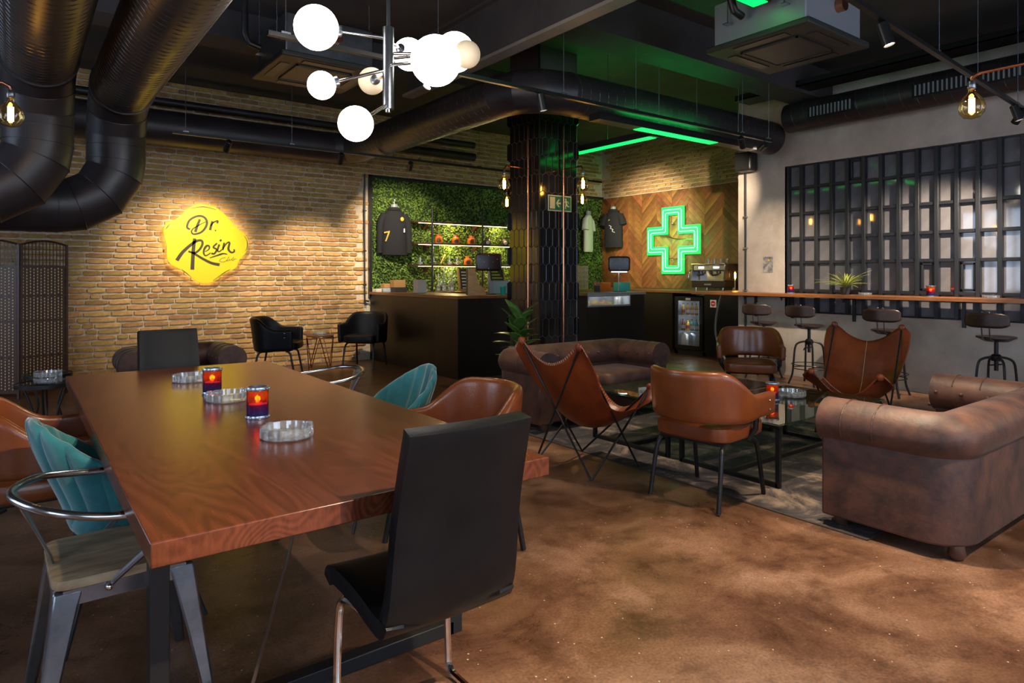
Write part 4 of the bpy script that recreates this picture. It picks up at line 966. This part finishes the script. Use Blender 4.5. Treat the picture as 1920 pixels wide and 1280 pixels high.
for i in range(5):
    bottle(ms[i], .2, .032, (9.30, FYa+.10+i*.092, .684), names_[ms[i]]+', '+ORD[i]+' from the right on the top shelf of the nearer fridge', 'fridge bottles')
    bottle(ms2[i], .2, .034, (9.30, FYa+.10+i*.092, .414), names_[ms2[i]]+', '+ORD[i]+' from the right on the middle shelf of the nearer fridge', 'fridge bottles')
    if i < 4: bottle(ms2[i], .2, .034, (9.30, 8.34+.10+i*.11, .414), names_[ms2[i]]+', '+ORD[i]+' from the right on the middle shelf of the hidden fridge', 'fridge bottles'); bottle(ms[i+1], .2, .032, (9.30, 8.34+.10+i*.11, .684), names_[ms[i+1]]+', '+ORD[i]+' from the right on the top shelf of the hidden fridge', 'fridge bottles')
for i, (m, lab) in enumerate((('paper', 'white milk carton in the bottom of the nearer fridge'), ('bluep', 'blue milk carton in the bottom of the nearer fridge'), ('tee', 'cream milk carton in the bottom of the nearer fridge'))):
    t = thing('milk_carton', lab, 'carton', (9.31, FYa+.14+i*.15, .138), .1*i); B(-.045, -.045, 0, .045, .045, .19).build('body', m, t)
    MB().add([(-.045, -.045, .19), (.045, -.045, .19), (.045, .045, .19), (-.045, .045, .19), (-.045, 0, .235), (.045, 0, .235)], [(0, 1, 5, 4), (2, 3, 4, 5), (0, 4, 3), (1, 2, 5)]).build('gable', m, t)
tag(MB().box(9.17, 6.32, 1.06, 9.875, 9.42, 1.10).build('cross_worktop', 'bartop', bevel=.003), 'wooden worktop below the green neon cross', 'worktop')
t = thing('standing_bar', 'long wooden wall bar below the gridded window', 'bar', (XR, 3.7, 1.086))
MB().prism([(-.38, 2.6), (-.38, -2.6), (-.002, -2.6), (-.002, 1.89), (-.045, 1.89), (-.045, 1.95), (-.002, 1.95), (-.002, 2.05), (.0, 2.06), (1.38, 2.06), (1.38, 2.6)], 0, .042).build('bar_top', 'bartop', t, bevel=.004)
for px in (1397, 1466, 1582, 1790):
    y = min(onX(px, 8.2), 5.7)-3.7; MB().box(-.30, y-.018, -.02, -.005, y+.018, 0).box(-.03, y-.018, -.30, -.005, y+.018, -.02).box(-.30, y-.006, -.05, -.28, y+.006, -.02).build('bracket', 'black', t)
tag(T(spline([(8.75, 6.22, 1.08), (8.72, 6.28, .85), (8.72, 6.32, .5), (8.7, 6.2, .2), (8.72, 6.1, .02)], 6), .018, n=10).build('grey_hose', 'grey', smooth=True), 'pale grey hose hanging from the bar end to the floor', 'hose')
# coffee machine
t = thing('coffee_machine', 'chrome and black espresso machine under the neon cross', 'coffee machine', (9.52, 6.91, 1.10)); w2 = .33
B(-.2, -w2, .06, .22, w2, .17).build('base', 'black', t, bevel=.01); B(-.22, -w2-.01, .17, .22, w2+.01, .185).build('drip_tray', 'chrome', t); B(.0, -w2+.03, .185, .2, w2-.03, .34).build('back_plate', 'chrome', t)
B(-.17, -w2+.01, .34, .2, w2-.01, .45).build('head', 'gun', t, bevel=.015); B(-.2, -w2-.005, .45, .22, w2+.005, .465).build('cup_rail', 'chrome', t)
for s in (-1, 1):
    mb = MB().prism([(-.22, .185), (-.02, .185), (.05, .45), (-.17, .45)], -.008, .008, Matrix.Translation((0, s*w2, 0)) @ Matrix.Rotation(PI/2, 4, 'X')); mb.build('side_panel', 'gun', t)
    B(-.18, s*.15-.05, .385, -.172, s*.15+.05, .41).build('button_panel', 'ledcool', t)
    MB().lathe([(.035, .29), (.04, .30), (.04, .35)], 16, (-.1, s*.15, 0)).build('group_head', 'chrome', t, True); T([(-.1, s*.15, .285), (-.19, s*.15, .275), (-.27, s*.15, .27)], [.014, .016, .018], n=10).build('portafilter', 'black', t, True)
    T(spline([(-.12, s*(w2+.02), .36), (-.16, s*(w2+.06), .35), (-.18, s*(w2+.08), .22)], 4), .009, n=8).build('steam_wand', 'chrome', t, True)
    for x in (-.15, .15): MB().lathe([(.022, 0), (.022, .06)], 12, (x, s*.27, 0)).build('foot', 'chrome', t, True)
B(-.204, -.07, .10, -.2, .07, .125).build('badge', 'silver', t)
for i in range(7):
    tag(MB().lathe([(.024, 0), (.03, .07), (.033, .075), (.029, .07), (.022, .006), (.0001, .006)], 14).build('glass_cup', 'ash', smooth=True, loc=(9.46+.11*(i % 2), 6.63+i*.062, 1.566)), ORD[i]+' small glass from the right on top of the espresso machine', 'glass', 'glasses on the espresso machine')
bl = thing('table_bulb_lamp', 'amber filament bulb lamp beside the espresso machine', 'lamp', (9.38, 6.42, 1.128))
MB().lathe([(.05, 0), (.05, .015), (.012, .02), (.012, .16)], 16).build('base', 'brass', bl, True); MB().lathe([(.015, .16), (.05, .22), (.05, .28), (.02, .32), (.0001, .325)], 18).build('bulb_glass', 'amber', bl, True)
MB().lathe([(.012, .19), (.012, .28)], 8).build('filament', 'filament', bl, True); lamp('POINT', 'glow', (0, 0, .24), 3, (1, .6, .25), bl, .01)
# neon cross
NY, NZ = onX(1262, 9.85), 2.02
t = thing('neon_cross', 'green neon cross outline on the wooden chevron wall', 'neon sign', (9.84, NY, NZ))
def crossp(a, b): return [(-b, -a), (b, -a), (b, -b), (a, -b), (a, b), (b, b), (b, a), (-b, a), (-b, b), (-a, b), (-a, -b), (-b, -b)]
mx = Matrix.Rotation(PI/2, 4, 'Y') @ Matrix.Rotation(PI/2, 4, 'Z')
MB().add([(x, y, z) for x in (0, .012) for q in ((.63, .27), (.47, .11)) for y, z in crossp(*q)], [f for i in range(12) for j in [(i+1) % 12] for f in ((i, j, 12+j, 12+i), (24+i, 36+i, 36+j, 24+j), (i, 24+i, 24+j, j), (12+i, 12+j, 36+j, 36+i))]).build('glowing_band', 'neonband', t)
for q in ((0, 0), (.4, 0), (-.4, 0), (0, .4), (0, -.4)): lamp('POINT', 'glow', (-.22, q[0], q[1]), 2.6, (.02, 1, .2), t, .004)
for (a, b) in ((.575, .215), (.515, .155)):
    pts = []
    cp = crossp(a, b)
    for i, (y, z) in enumerate(cp):
        p0, p2 = V((0, *cp[i-1])), V((0, *cp[(i+1) % 12])); p1 = V((0, y, z))
        pts += [p1+(p0-p1).normalized()*.02, p1+(p2-p1).normalized()*.02]
    T([V((-.02, p.y, p.z)) for p in pts], .010, n=8, closed=True).build('neon_tube', 'neon', t, True)
MB().sup((-.01, 0, .31), (.012, .022, .022), 1, 12, 8).build('wall_fixing', 'silver', t, True); MB().sup((-.01, 0, -.36), (.012, .015, .015), 1, 12, 8).build('wall_fixing', 'silver', t, True)
T(spline([(.0, .30, .08), (-.008, .1, .07), (-.008, -.1, .02), (0, -.6, .0)], 5), .007, n=6).build('feed_wire', 'brass', t, True); T([(0, .25, -.33), (0, -.3, -.36)], .005, n=6).build('feed_wire', 'brass', t, True)
# shelves on the leaf wall
SX0, SX1 = 5.27, 7.9
for (z, lab) in ((2.245, 'top'), (1.885, 'middle'), (1.52, 'bottom')):
    t = thing('lit_shelf', lab+' lit wooden shelf on the leaf wall', 'shelf', (SX0, 9.70, z), 0, 'bar shelves')
    B(0, 0, 0, SX1-SX0, .22, .028).build('board', 'darkwood', t); B(.12, .025, -.005, SX1-SX0, .06, 0).build('light_strip', 'ledwarm', t)
    for q in range(5): lamp('POINT', 'strip_glow', (.3+q*.5, .10, -.03), 7.0, (1, .74, .32), t, .004)
    for x in (.3, 1.3, 2.3): MB().prism([(.0, 0), (.18, 0), (.18, -.09), (.12, -.08)], -.012, .012, Matrix.Translation((x, .03, -.014)) @ Matrix.Rotation(PI/2, 4, 'Z') @ Matrix.Rotation(PI/2, 4, 'X')).build('bracket', 'darkwood', t)
for (px, lab) in ((811, 'left black shelf post on the back worktop'), (905, 'right black shelf post on the back worktop')):
    x = onY(px, 9.66); t = thing('shelf_post', lab, 'post', (x, 9.665, 1.092)); T([(0, 0, 0), (0, 0, 1.42)], .019, n=10).build('pole', 'blackm', t, True); MB().lathe([(.05, 0), (.05, .01), (.022, .015)], 14).build('base_flange', 'blackm', t, True)
def jar(px, z, m, lab, s=1.0, grp='glass jars on the bar shelves'):
    t = thing('glass_jar', lab, 'jar', (onY(px, 9.80), 9.80, z), -.5, grp); r, h = .072*s, .11*s
    MB().lathe([(r*.95, 0), (r, .01), (r, h*.75), (r*.75, h), (r*.55, h*1.1), (r*.55, h*1.25)], 18).build('body', m, t, True); MB().lathe([(r*.66, h*1.2), (r*.66, h*1.38), (.0001, h*1.38)], 16).build('lid', m, t, True)
    MB().sup((.0, -r, h*.42), (r*.5, .006, h*.32), .9, 14, 8).build('label_patch', 'label' if m == 'orange' else 'paper', t, True)
for px, lab in ((822, 'orange jar leftmost on the middle bar shelf'), (855, 'orange jar in the middle of the middle bar shelf'), (884, 'orange jar rightmost on the middle bar shelf')): jar(px, 1.914, 'orange', lab)
jar(877, 1.549, 'orange', 'single orange jar on the bottom bar shelf')
jar(914, 1.914, 'pot', 'dark bottle with pale label right of the shelf post', .85); jar(947, 1.914, 'pot', 'dark bottle with pale label next to the tiled column', .95)
def beaker(px, y, z, h, r, lab, tilt=0):
    t = thing('glass_pipe', lab, 'glass pipe', (onY(px, y), y, z), 0, 'clear glass water pipes')
    MB().lathe([(r, 0), (r*1.05, .012), (r*.8, h*.3), (r*.4, h*.42), (r*.36, h), (r*.5, h*1.01)], 16).build('chamber', 'ash', t, True); T([(r*.5, -r*.3, h*.3), (r*1.3, -r*.6, h*.62)], .008, n=6).build('stem', 'clear', t, True)
    MB().lathe([(r*1.0, .0), (r*1.1, .006), (r*1.1, .014)], 16).build('foot', 'ash', t, True)
for i, px in enumerate((788, 813, 843, 857)): beaker(px, 9.8, 1.549, .12+.02*(i % 2), .045, ('leftmost clear', 'second clear', 'third clear', 'rightmost slim clear')[i]+' glass piece on the bottom bar shelf')
for i, (px, h) in enumerate(((798, .16), (822, .30), (833, .42), (843, .34), (848, .42))): beaker(px, 9.62+.12*(i % 2), 1.092, h, .042, ('short', 'medium', 'tall leftward', 'narrow', 'tallest')[i]+' clear glass water pipe on the back worktop')
tag(T([(onY(824, 9.8), 9.76, 1.568), (onY(840, 9.8), 9.9, 1.73)], .012, n=8).build('wood_stick', 'oak', smooth=True), 'pale wooden stick leaning on the bottom bar shelf', 'stick')
def board(px0, px1, y, z0, z1, lab, lines):
    x0, x1 = onY(px0, y), onY(px1, y); t = thing('menu_board', lab, 'board', (x0, y, z0)); t.rotation_euler = (-.18, 0, 0); w_ = x1-x0; h = z1-z0
    B(0, 0, 0, w_, .01, h).build('slate', 'slate', t); mb = MB(); mb.box(-.03, -.01, -.01, 0, .02, h).box(w_, -.01, -.01, w_+.03, .02, h).box(0, -.01, -.03, w_, .02, 0); mb.build('frame', 'oak', t)
    for i in range(lines): B(.04, -.003, h*.82-i*.055, w_*(.6+.3*((i*7) % 3)/2), 0, h*.82-i*.055+.018).build('chalk_line', 'paper' if px0 < 900 else 'bottle3', t)
board(864, 884, 9.55, 1.126, 1.48, 'slate menu board with white chalk lines behind the stand', 6); board(921, 946, 9.5, 1.16, 1.48, 'slate menu board with yellow chalk lines beside the column', 5)
def pos(px, y, lab, lit):
    x = onY(px, y); t = thing('till_screen', lab, 'screen', (x, y, 1.10), -.5)
    MB().sup((0, 0, .455), (.185, .025, .125), .3, 28, 10).build('monitor', 'scr', t, True); T([(0, .02, .01), (0, .02, .36)], .011, n=8).build('stand', 'silver', t, True); B(-.10, -.07, 0, .10, .09, .012).build('base', 'blackm', t, bevel=.004)
    for (a, b) in ((-.12, .04), (0, .09), (.12, .04), (-.06, 0), (.06, 0), (0, -.09)): MB().sup((a, -.025, .455+b), (.007, .004, .007), 1, 8, 6).build('screw', 'silver', t, True)
    if lit: B(-.13, -.015, .32, .13, .015, .328).build('under_light', 'ledcool', t)
pos(916, 7.62, 'black till screen on a pole left of the column', False); pos(1161, 7.62, 'black till screen with white under-light right of the column', True)
x = onY(888, 7.5); t = thing('wooden_stand', 'stepped wooden display stand on the bar worktop', 'stand', (x, 7.5, 1.10), -.45)
MB().prism([(-.09, 0), (.16, 0), (.13, .10), (.06, .14), (.0, .36), (-.09, .36)], -.006, .006, Matrix.Translation((0, -.10, 0)) @ Matrix.Rotation(PI/2, 4, 'X')).build('side', 'oak', t); MB().prism([(-.09, 0), (.16, 0), (.13, .10), (.06, .14), (.0, .36), (-.09, .36)], -.006, .006, Matrix.Translation((0, .10, 0)) @ Matrix.Rotation(PI/2, 4, 'X')).build('side', 'oak', t)
B(-.09, -.094, 0, -.08, .094, .36).build('back', 'darkwood', t); MB().add([(.06, -.094, .14), (.06, .094, .14), (0, .094, .36), (0, -.094, .36)], [(0, 1, 2, 3)]).build('sloped_front', 'oak', t, solid=.008); B(.02, -.094, .03, .14, .094, .10).build('tray', 'oak', t)
x = onY(933, 7.55); t = thing('plastic_cup', 'turquoise cup on the bar next to the column', 'cup', (x, 7.42, 1.10)); MB().lathe([(.032, 0), (.044, .115), (.048, .12), (.042, .115), (.03, .008), (.0001, .008)], 18).build('body', 'tealcup', t, True); MB().lathe([(.046, .10), (.049, .12), (.046, .125)], 18).build('rim', 'tealcup', t, True)
tag(MB().box(-.16, -.05, 0, .16, .1, .19).build('card_reader_box', 'bluep', bevel=.01, loc=(onY(938, 7.85), 7.85, 1.10)), 'slate blue box behind the turquoise cup', 'box')
for i, (px, w_, h, m, lab, st_) in enumerate(((707, .10, .05, 'paper', 'stack of flyers at the left end of the bar', 0), (727, .22, .06, 'bluep', 'pale blue box among flyers on the left bar end', 0), (724, .13, .07, 'card', 'small cardboard box on top of the blue box', .062), (748, .22, .07, 'pot', 'flat dark tray under the cardboard parcel', 0), (746, .2, .12, 'card', 'cardboard parcel on the dark tray', .072), (787, .15, .2, 'paper', 'white paper napkin box on the bar worktop', 0))):
    yy = 8.9 if px > 780 else 9.58 if px > 740 else 9.75
    x = onY(px, yy)
    tag(MB().box(-w_/2, -.07, 0, w_/2, .07, h).build('counter_box', m, bevel=.006, loc=(x, yy, 1.10+st_)), lab, 'box')
# drawer organiser and boxes at the dark corner
t = thing('drawer_organiser', 'green lit organiser with rows of small drawers', 'organiser', (onY(1094, 9.6), 9.62, 1.092)); B(-.15, 0, 0, .15, .14, .46).build('body', 'card', t)
for i in range(3):
    for j in range(5):
        dr = B(-.14+i*.095, -.012, .02+j*.088, -.055+i*.095, 0, .10+j*.088).build('drawer', 'ash', t); MB().sup((-.098+i*.095, -.018, .06+j*.088), (.008, .008, .008), 1, 8, 6).build('knob', 'silver', dr, True)
for i, (px, m, lab) in enumerate(((1135, 'orange', 'orange cardboard box right of the drawer organiser'), (1171, 'tealcup', 'green box behind the second till screen'))):
    tag(MB().box(-.12, -.08, 0, .12, .08, .15).build('counter_box', m, bevel=.006, loc=(onY(px, 7.78), 7.845, 1.10)), lab, 'box')
t = thing('utensil_pot', 'dark pot of spoons left of the orange box', 'pot', (onY(1119, 7.75), 7.75, 1.10)); MB().lathe([(.05, 0), (.06, .1), (.055, .1), (.045, .01), (.0001, .01)], 16).build('pot_body', 'pot', t, True)
for i in range(6): T([(0, 0, .03), (.05*math.cos(i), .05*math.sin(i), .19)], .005, n=5).build('spoon', 'silver', t, True)
# garments
def garment(name, lab, loc, rz, m, sleeve, marks, hood=True):
    t = thing(name, lab, 'clothing', loc, rz); H_ = .74       # hangs with its front towards local -Y
    MB().loft([(0, 0, 0, .20, .07), (0, 0, .05, .205, .08), (0, 0, .45, .195, .085), (0, 0, .62, .19, .08), (0, 0, .70, .15, .07), (0, 0, .745, .085, .055)], 24).build('body', m, t, True, ang=1.2)
    for s in (-1, 1):
        if sleeve > .4: pts = [(s*.16, 0, .66), (s*.22, -.01, .52), (s*.235, -.02, .3), (s*.24, -.02, .66-sleeve)]; rr = [.065, .06, .055, .045]
        else: pts = [(s*.15, 0, .66), (s*.20, -.01, .56), (s*.225, -.01, .66-sleeve)]; rr = [.065, .07, .075]
        sl = T(spline(pts, 4), [rr[0]+(rr[-1]-rr[0])*i/((len(pts)-1)*4) for i in range((len(pts)-1)*4+1)], n=14).build('sleeve', m, t, True)
        if sleeve > .4: T([pts[-1], (pts[-1][0], pts[-1][1], pts[-1][2]-.05)], .046, n=14).build('cuff', m, sl, True)
    MB().loft([(0, 0, .72, .07, .05), (0, 0, .76, .055, .05), (0, 0, .83, .055, .05)], 18).build('neck_form', 'form', t, True, ang=1)
    if hood: T(arc((0, .02, .735), .085, PI*.95, 2*PI*1.03, 10, (1, 0, 0), (0, 1, -.2)), .03, n=10).build('collar', m, t, True)
    T(spline([(0, 0, .83), (0, 0, .87), (.02, 0, .89), (0, 0, .91)], 4), .004, n=5).build('hanger_hook', 'silver', t, True)
    for (nm, mm, bx) in marks: B(*bx).build(nm, mm, t)
    return t
g = garment('hoodie', 'black hoodie with yellow seven hanging on the leaf wall', (onY(739, 9.84), 9.84, 1.70), -.35, 'hood', .58, [('white_tag', 'white', (.145, -.09, .37, .165, -.07, .43))])
MB().sup((.12, -.092, .585), (.03, .008, .035), 1, 14, 8).build('round_badge', 'bottle3', g, True)
MB().add([(-.17, -.086, .37), (-.08, -.094, .39), (-.08, -.094, .37), (-.17, -.086, .35), (-.105, -.094, .37), (-.155, -.090, .22), (-.135, -.090, .22)], [(0, 1, 2, 3), (4, 5, 6, 2)]).build('number_seven', 'bottle3', g, solid=.004)
garment('tee_shirt', 'white tee shirt hanging in the dark leaf wall corner', (onY(1103, 9.84), 9.84, 1.84), .5, 'tee', .22, [('chest_print', 'paper', (.02, -.092, .42, .06, -.088, .45))], False)
g = garment('sweatshirt', 'black sweatshirt with gold badge on the chevron wall', (9.77, onX(1150, 9.77), 1.93), -PI/2+.3, 'hood', .2, [])
MB().sup((-.06, -.088, .56), (.025, .008, .028), 1, 14, 8).build('round_badge', 'brass', g, True); T(spline([(-.05, -.094, .45), (.0, -.094, .42), (-.02, -.094, .39), (.04, -.094, .36), (.02, -.094, .33), (.08, -.094, .30)], 4), .007, n=5).build('white_lettering', 'white', g, True)
# exit sign on the column
t = thing('exit_sign', 'green emergency exit sign with running figure on the column', 'sign', (5.062, CY0-.012, 2.205)); hw_, hh = .178, .092
B(-hw_, -.006, -hh, hw_, 0, hh).build('plate', 'cream', t); B(-hw_+.012, -.009, -hh+.012, hw_-.012, -.006, hh-.012).build('green_field', 'exitg', t); B(-hw_+.026, -.012, -hh+.026, -hw_+.10, -.009, hh-.026).build('door_symbol', 'cream', t)
def flat(poly, nm, par, m, y=-.012): MB().add([(x, y, z) for x, z in poly]+[(x, y+.003, z) for x, z in poly], [tuple(range(len(poly))), tuple(range(len(poly), 2*len(poly)))]+[(i, (i+1) % len(poly), len(poly)+(i+1) % len(poly), len(poly)+i) for i in range(len(poly))]).build(nm, m, par)
flat([(-.06, 0), (-.025, .045), (-.005, .045), (-.033, .009), (.01, .009), (.01, -.009), (-.033, -.009), (-.005, -.045), (-.025, -.045)], 'arrow_symbol', t, 'cream')
mb = MB(); yy = -.0105; mb.sup((.088, yy, .05), (.012, .002, .013), 1, 12, 6)
for a, b, r in (((.085, .035), (.098, -.005), .011), ((.085, .03), (.06, .012), .006), ((.06, .012), (.045, .014), .005), ((.09, .03), (.125, .02), .006), ((.125, .02), (.13, .0), .005), ((.096, -.005), (.085, -.035), .008), ((.085, -.035), (.085, -.06), .006), ((.1, -.005), (.12, -.03), .008), ((.12, -.03), (.145, -.03), .006)): mb.tube([(a[0], yy, a[1]), (b[0], yy, b[1])], r, n=8, flat=1)
o = mb.build('running_figure', 'cream', t, True); o.scale = (1, .25, 1); o.location = (0, -.0085, 0)
# yellow sign
SC = .00100; sy_ = 9.90; sx_ = onY(388, sy_); sz_ = 1.80
t = thing('club_sign', 'glowing yellow splash shaped sign with dark brush lettering on brick', 'sign', (sx_, sy_, sz_))
def sp(p): return ((p[0]-615)*SC, -(p[1]-622)*SC*1.03)
out = [(575, 92), (700, 105), (800, 165), (870, 230), (940, 310), (1030, 400), (1110, 460), (1160, 560), (1160, 650), (1120, 740), (1040, 830), (1000, 930), (920, 980), (820, 1030), (720, 1110), (610, 1150), (500, 1130), (420, 1070), (330, 1000), (250, 950), (150, 890), (110, 800), (105, 680), (95, 590), (70, 500), (75, 420), (120, 350), (200, 315), (270, 260), (340, 180), (430, 115), (510, 95)]
op = [(p.x, p.y) for p in spline([(*sp(p), 0) for p in out], 4, True)]
def xz(poly, y0, y1, k=1): return MB().prism([(x*k, z*k) for x, z in poly], -y1, -y0, Matrix.Rotation(PI/2, 4, 'X'))
xz(op, -.02, .0).build('face', 'yellow', t, bevel=.003); xz(op, .0, .02, .965).build('edge_return', 'card', t)
T([(x*.93, .035, z*.93) for x, z in op], .009, n=6, closed=True).build('back_light', 'signglow', t)
for (a, b) in ((.25, .25), (-.25, .25), (.2, -.25), (-.2, -.25)): T([(a, .0, b), (a, .10, b)], .008, n=6).build('stand_off', 'silver', t)
def stroke(pts, w_, nm, k=4, m='ink'):
    P = spline([(*sp(p), 0) for p in pts], k); n = len(P); ws = w_ if isinstance(w_, (list, tuple)) else (w_, w_); mb = MB(); vs = []
    for i, p in enumerate(P):
        d = (P[min(i+1, n-1)]-P[max(i-1, 0)]).normalized(); nn = V((-d.y, d.x, 0)); tt = i/(n-1); w0 = ws[0]+(ws[-1]-ws[0])*tt if len(ws) == 2 else (ws[0]+(ws[1]-ws[0])*tt*2 if tt < .5 else ws[1]+(ws[2]-ws[1])*(tt*2-1))
        for s in (-1, 1): q = p+nn*s*w0*SC/2; vs += [(q.x, -.0235, q.y), (q.x, -.0195, q.y)]
    fs = []
    for i in range(n-1): a = i*4; b = a+4; fs += [(a, b, b+2, a+2), (a+1, a+3, b+3, b+1), (a, a+1, b+1, b), (a+2, b+2, b+3, a+3)]
    fs += [(0, 2, 3, 1), (4*n-4, 4*n-3, 4*n-1, 4*n-2)]
    return mb.add(vs, fs).build(nm, m, t)
LT = 'letter'
stroke([(395, 430), (358, 400), (390, 310), (480, 252), (560, 252), (608, 305), (600, 380), (540, 460), (450, 492), (416, 470), (430, 425), (520, 362), (600, 318)], (24, 30, 8), LT); stroke([(520, 290), (490, 370), (462, 462)], (30, 34), LT)
stroke([(683, 308), (665, 370), (650, 430)], (30, 32), LT); stroke([(655, 375), (695, 325), (750, 300), (742, 335)], (12, 26), LT); stroke([(712, 432), (730, 432)], 20, 'full_stop')
stroke([(455, 550), (437, 700), (424, 965)], (40, 48), LT); stroke([(232, 845), (300, 740), (400, 640), (480, 582), (540, 575), (553, 620), (520, 690), (455, 742), (375, 722)], (46, 30, 26), LT); stroke([(440, 745), (560, 820), (670, 875), (775, 897)], (28, 42), LT)
stroke([(585, 725), (635, 690), (640, 650), (610, 642), (576, 690), (570, 750), (600, 776), (660, 735)], (10, 30, 12), LT); stroke([(742, 605), (693, 660), (738, 690), (705, 748), (668, 742)], (22, 26), LT)
stroke([(772, 620), (748, 700), (772, 718), (805, 690)], (26, 14), LT); stroke([(795, 552), (783, 578)], 26, 'letter_dot')
stroke([(838, 595), (815, 695)], (26, 26), LT); stroke([(822, 675), (870, 602), (908, 592), (892, 680), (930, 726), (972, 712), (965, 682)], (12, 30, 18), LT)
stroke([(645, 806), (740, 772), (820, 745), (878, 752)], (10, 26, 10), 'underline')
stroke([(855, 798), (800, 812), (775, 850), (830, 858), (872, 832)], 6, 'small_letter'); stroke([(902, 783), (872, 842), (895, 840)], 6, 'small_letter'); stroke([(908, 815), (900, 836), (925, 830), (936, 810)], 6, 'small_letter'); stroke([(962, 788), (940, 836), (966, 832), (965, 815), (1000, 815)], 6, 'small_letter')
for q in ([(390, 158), (560, 120), (730, 150)], [(93, 445), (150, 365)], [(1105, 490), (1145, 560), (1147, 650), (1120, 705)], [(290, 962), (410, 1062)], [(690, 1112), (840, 1002), (920, 960)]): stroke(q, (4, 11, 4), 'rim_line')
# ------------------------------------------------------------------ plants
def leafmesh(L_, w_, droop, name, m, par, loc, az, el, cup=.15):
    mb = MB(); n = 7
    def f(a, b):
        x = L_*a; wd = w_*(math.sin(PI*min(1, a*.94+.04))**.75); y = (b-.5)*wd; z = -droop*a*a*L_+cup*abs(b-.5)*wd
        return (x, y, z)
    mb.grid(f, n, 4); o = mb.build(name, m, par, True, solid=.002, ang=1.5); o.location = loc; o.rotation_euler = (0, -el, az); return o
t = thing('fiddle_leaf_fig', 'big leaved potted fig between sofa and tiled column', 'plant', (4.20, 5.45, 0))
MB().lathe([(.13, 0), (.17, .3), (.18, .32), (.16, .32), (.15, .28), (.0001, .28)], 20).build('pot', 'pot', t, True); T(spline([(0, 0, .28), (.02, 0, .6), (-.01, .01, .92)], 5), [.018]*10+[.012], n=8).build('stem', 'stem', t, True)
for i in range(28):
    k = i/27; leafmesh(R.uniform(.22, .29), R.uniform(.12, .16), R.uniform(.1, .4), 'leaf', 'leaf', t, (0, 0, .50+.40*k), i*2.4+R.uniform(-.2, .2), .25+.95*k**1.5+R.uniform(-.1, .1))
t = thing('spider_plant', 'spiky yellow green plant in dark pot on the wall bar', 'plant', (8.30, onX(1585, 8.30), 1.1295))
MB().lathe([(.045, 0), (.06, .085), (.062, .09), (.052, .09), (.048, .075), (.0001, .075)], 18).build('pot', 'pot', t, True)
for i in range(44): leafmesh(R.uniform(.17, .27), R.uniform(.013, .02), R.uniform(.3, 1.2), 'leaf', 'grass', t, (0, 0, .075), i*2.4, R.uniform(.85, 1.5), .3)
# ------------------------------------------------------------------ table ware
def candle(lab, loc, s=1.0):
    t = thing('candle_holder', lab, 'candle', loc, R.uniform(0, 6), 'mosaic glass candle holders'); r, h = .045*s, .135*s
    MB().lathe([(r-.004, .006), (r, .006), (r, h-.012), (r-.004, h-.012), (r-.004, .006)], 28).build('mosaic_glass', 'mosaic', t, True)
    for z in (0, h-.014): MB().lathe([(r+.002, z), (r+.003, z+.004), (r+.003, z+.010), (r+.002, z+.014), (r-.006, z+.014), (r-.006, z)], 28).build('beaded_band', 'silver', t, True)
    for k in range(20):
        for z in (.007, h-.007): MB().sup(((r+.003)*math.cos(k*PI/10), (r+.003)*math.sin(k*PI/10), z), (.0035, .0035, .0035), 1, 6, 4).build('bead', 'silver', t, True)
    MB().lathe([(.0001, .004), (r-.006, .004), (r-.006, h*.45), (.0001, h*.45)], 18).build('wax', 'tee', t, True)
    MB().lathe([(.0001, h*.47), (.008, h*.52), (.007, h*.6), (.0001, h*.75)], 10).build('flame', 'flame', t, True); lamp('POINT', 'glow', (0, 0, h*.62), .35, (1, .45, .12), t, .012); return t
def ashtray(lab, loc, s=1.0, rz=0):
    t = thing('glass_ashtray', lab, 'ashtray', loc, rz, 'cut glass ashtrays'); r = .097*s; h = .042*s; n = 64
    fl = lambda j, z: 1+(.018 if (j//2) % 2 else -.018)*(1 if z > .004 else .4)
    MB().lathe([(r*.93, 0), (r, .006), (r, h*.85), (r*.97, h), (r*.9, h), (r*.84, h*.35), (.0001, h*.3)], n, fl=fl).build('bowl', 'ash', t)
    for k in range(3):
        a = k*2.094; B(r*.84, -.012, h-.001, r*.99, .012, h+.004).build('rest_notch', 'ash', t).rotation_euler = (0, 0, a)
    return t
def att(px, py, z): d = FPX*(CH-z)/(py-HOR); p = W(px, py, d); return (p.x, p.y, z)
TZt = .7625
candle('mosaic candle holder near the dining table centre, closer to the camera', att(483, 783, TZt)); candle('mosaic candle holder farther along the dining table', att(398, 738, TZt))
ashtray('glass ashtray nearest the camera on the dining table', att(538, 818, TZt)); ashtray('glass ashtray between the two candle holders', att(427, 750, TZt), 1, .5); ashtray('glass ashtray farthest along the dining table', att(358, 714, TZt), 1, 1)
ct = .4285
candle('mosaic candle holder on the glass coffee table', att(1448, 750, ct)); ashtray('glass ashtray beside the candle on the coffee table', att(1484, 742, ct), 1.08); ashtray('glass ashtray in green light on the far coffee table', att(1219, 738, ct), .95)
ashtray('bottom glass ashtray of the stack on the side table', (.22, 6.60, .501), 1.0); ashtray('top glass ashtray of the stack on the side table', (.22, 6.60, .547), 1.0, .4)
bz = 1.1285
candle('mosaic candle holder on the wall bar by the window corner', (8.24, onX(1483, 8.24), bz), .85); candle('mosaic candle holder on the wall bar right of the plant', (8.24, onX(1745, 8.24), bz), .95)
ashtray('glass ashtray on the wall bar beside the plant', (8.24, onX(1622, 8.24), bz), .75); ashtray('glass ashtray on the right part of the wall bar', (8.22, onX(1858, 8.22), bz), .8)
ashtray('glass ashtray on the wire side table by the bricks', (wx_, 9.35, .512), .9)
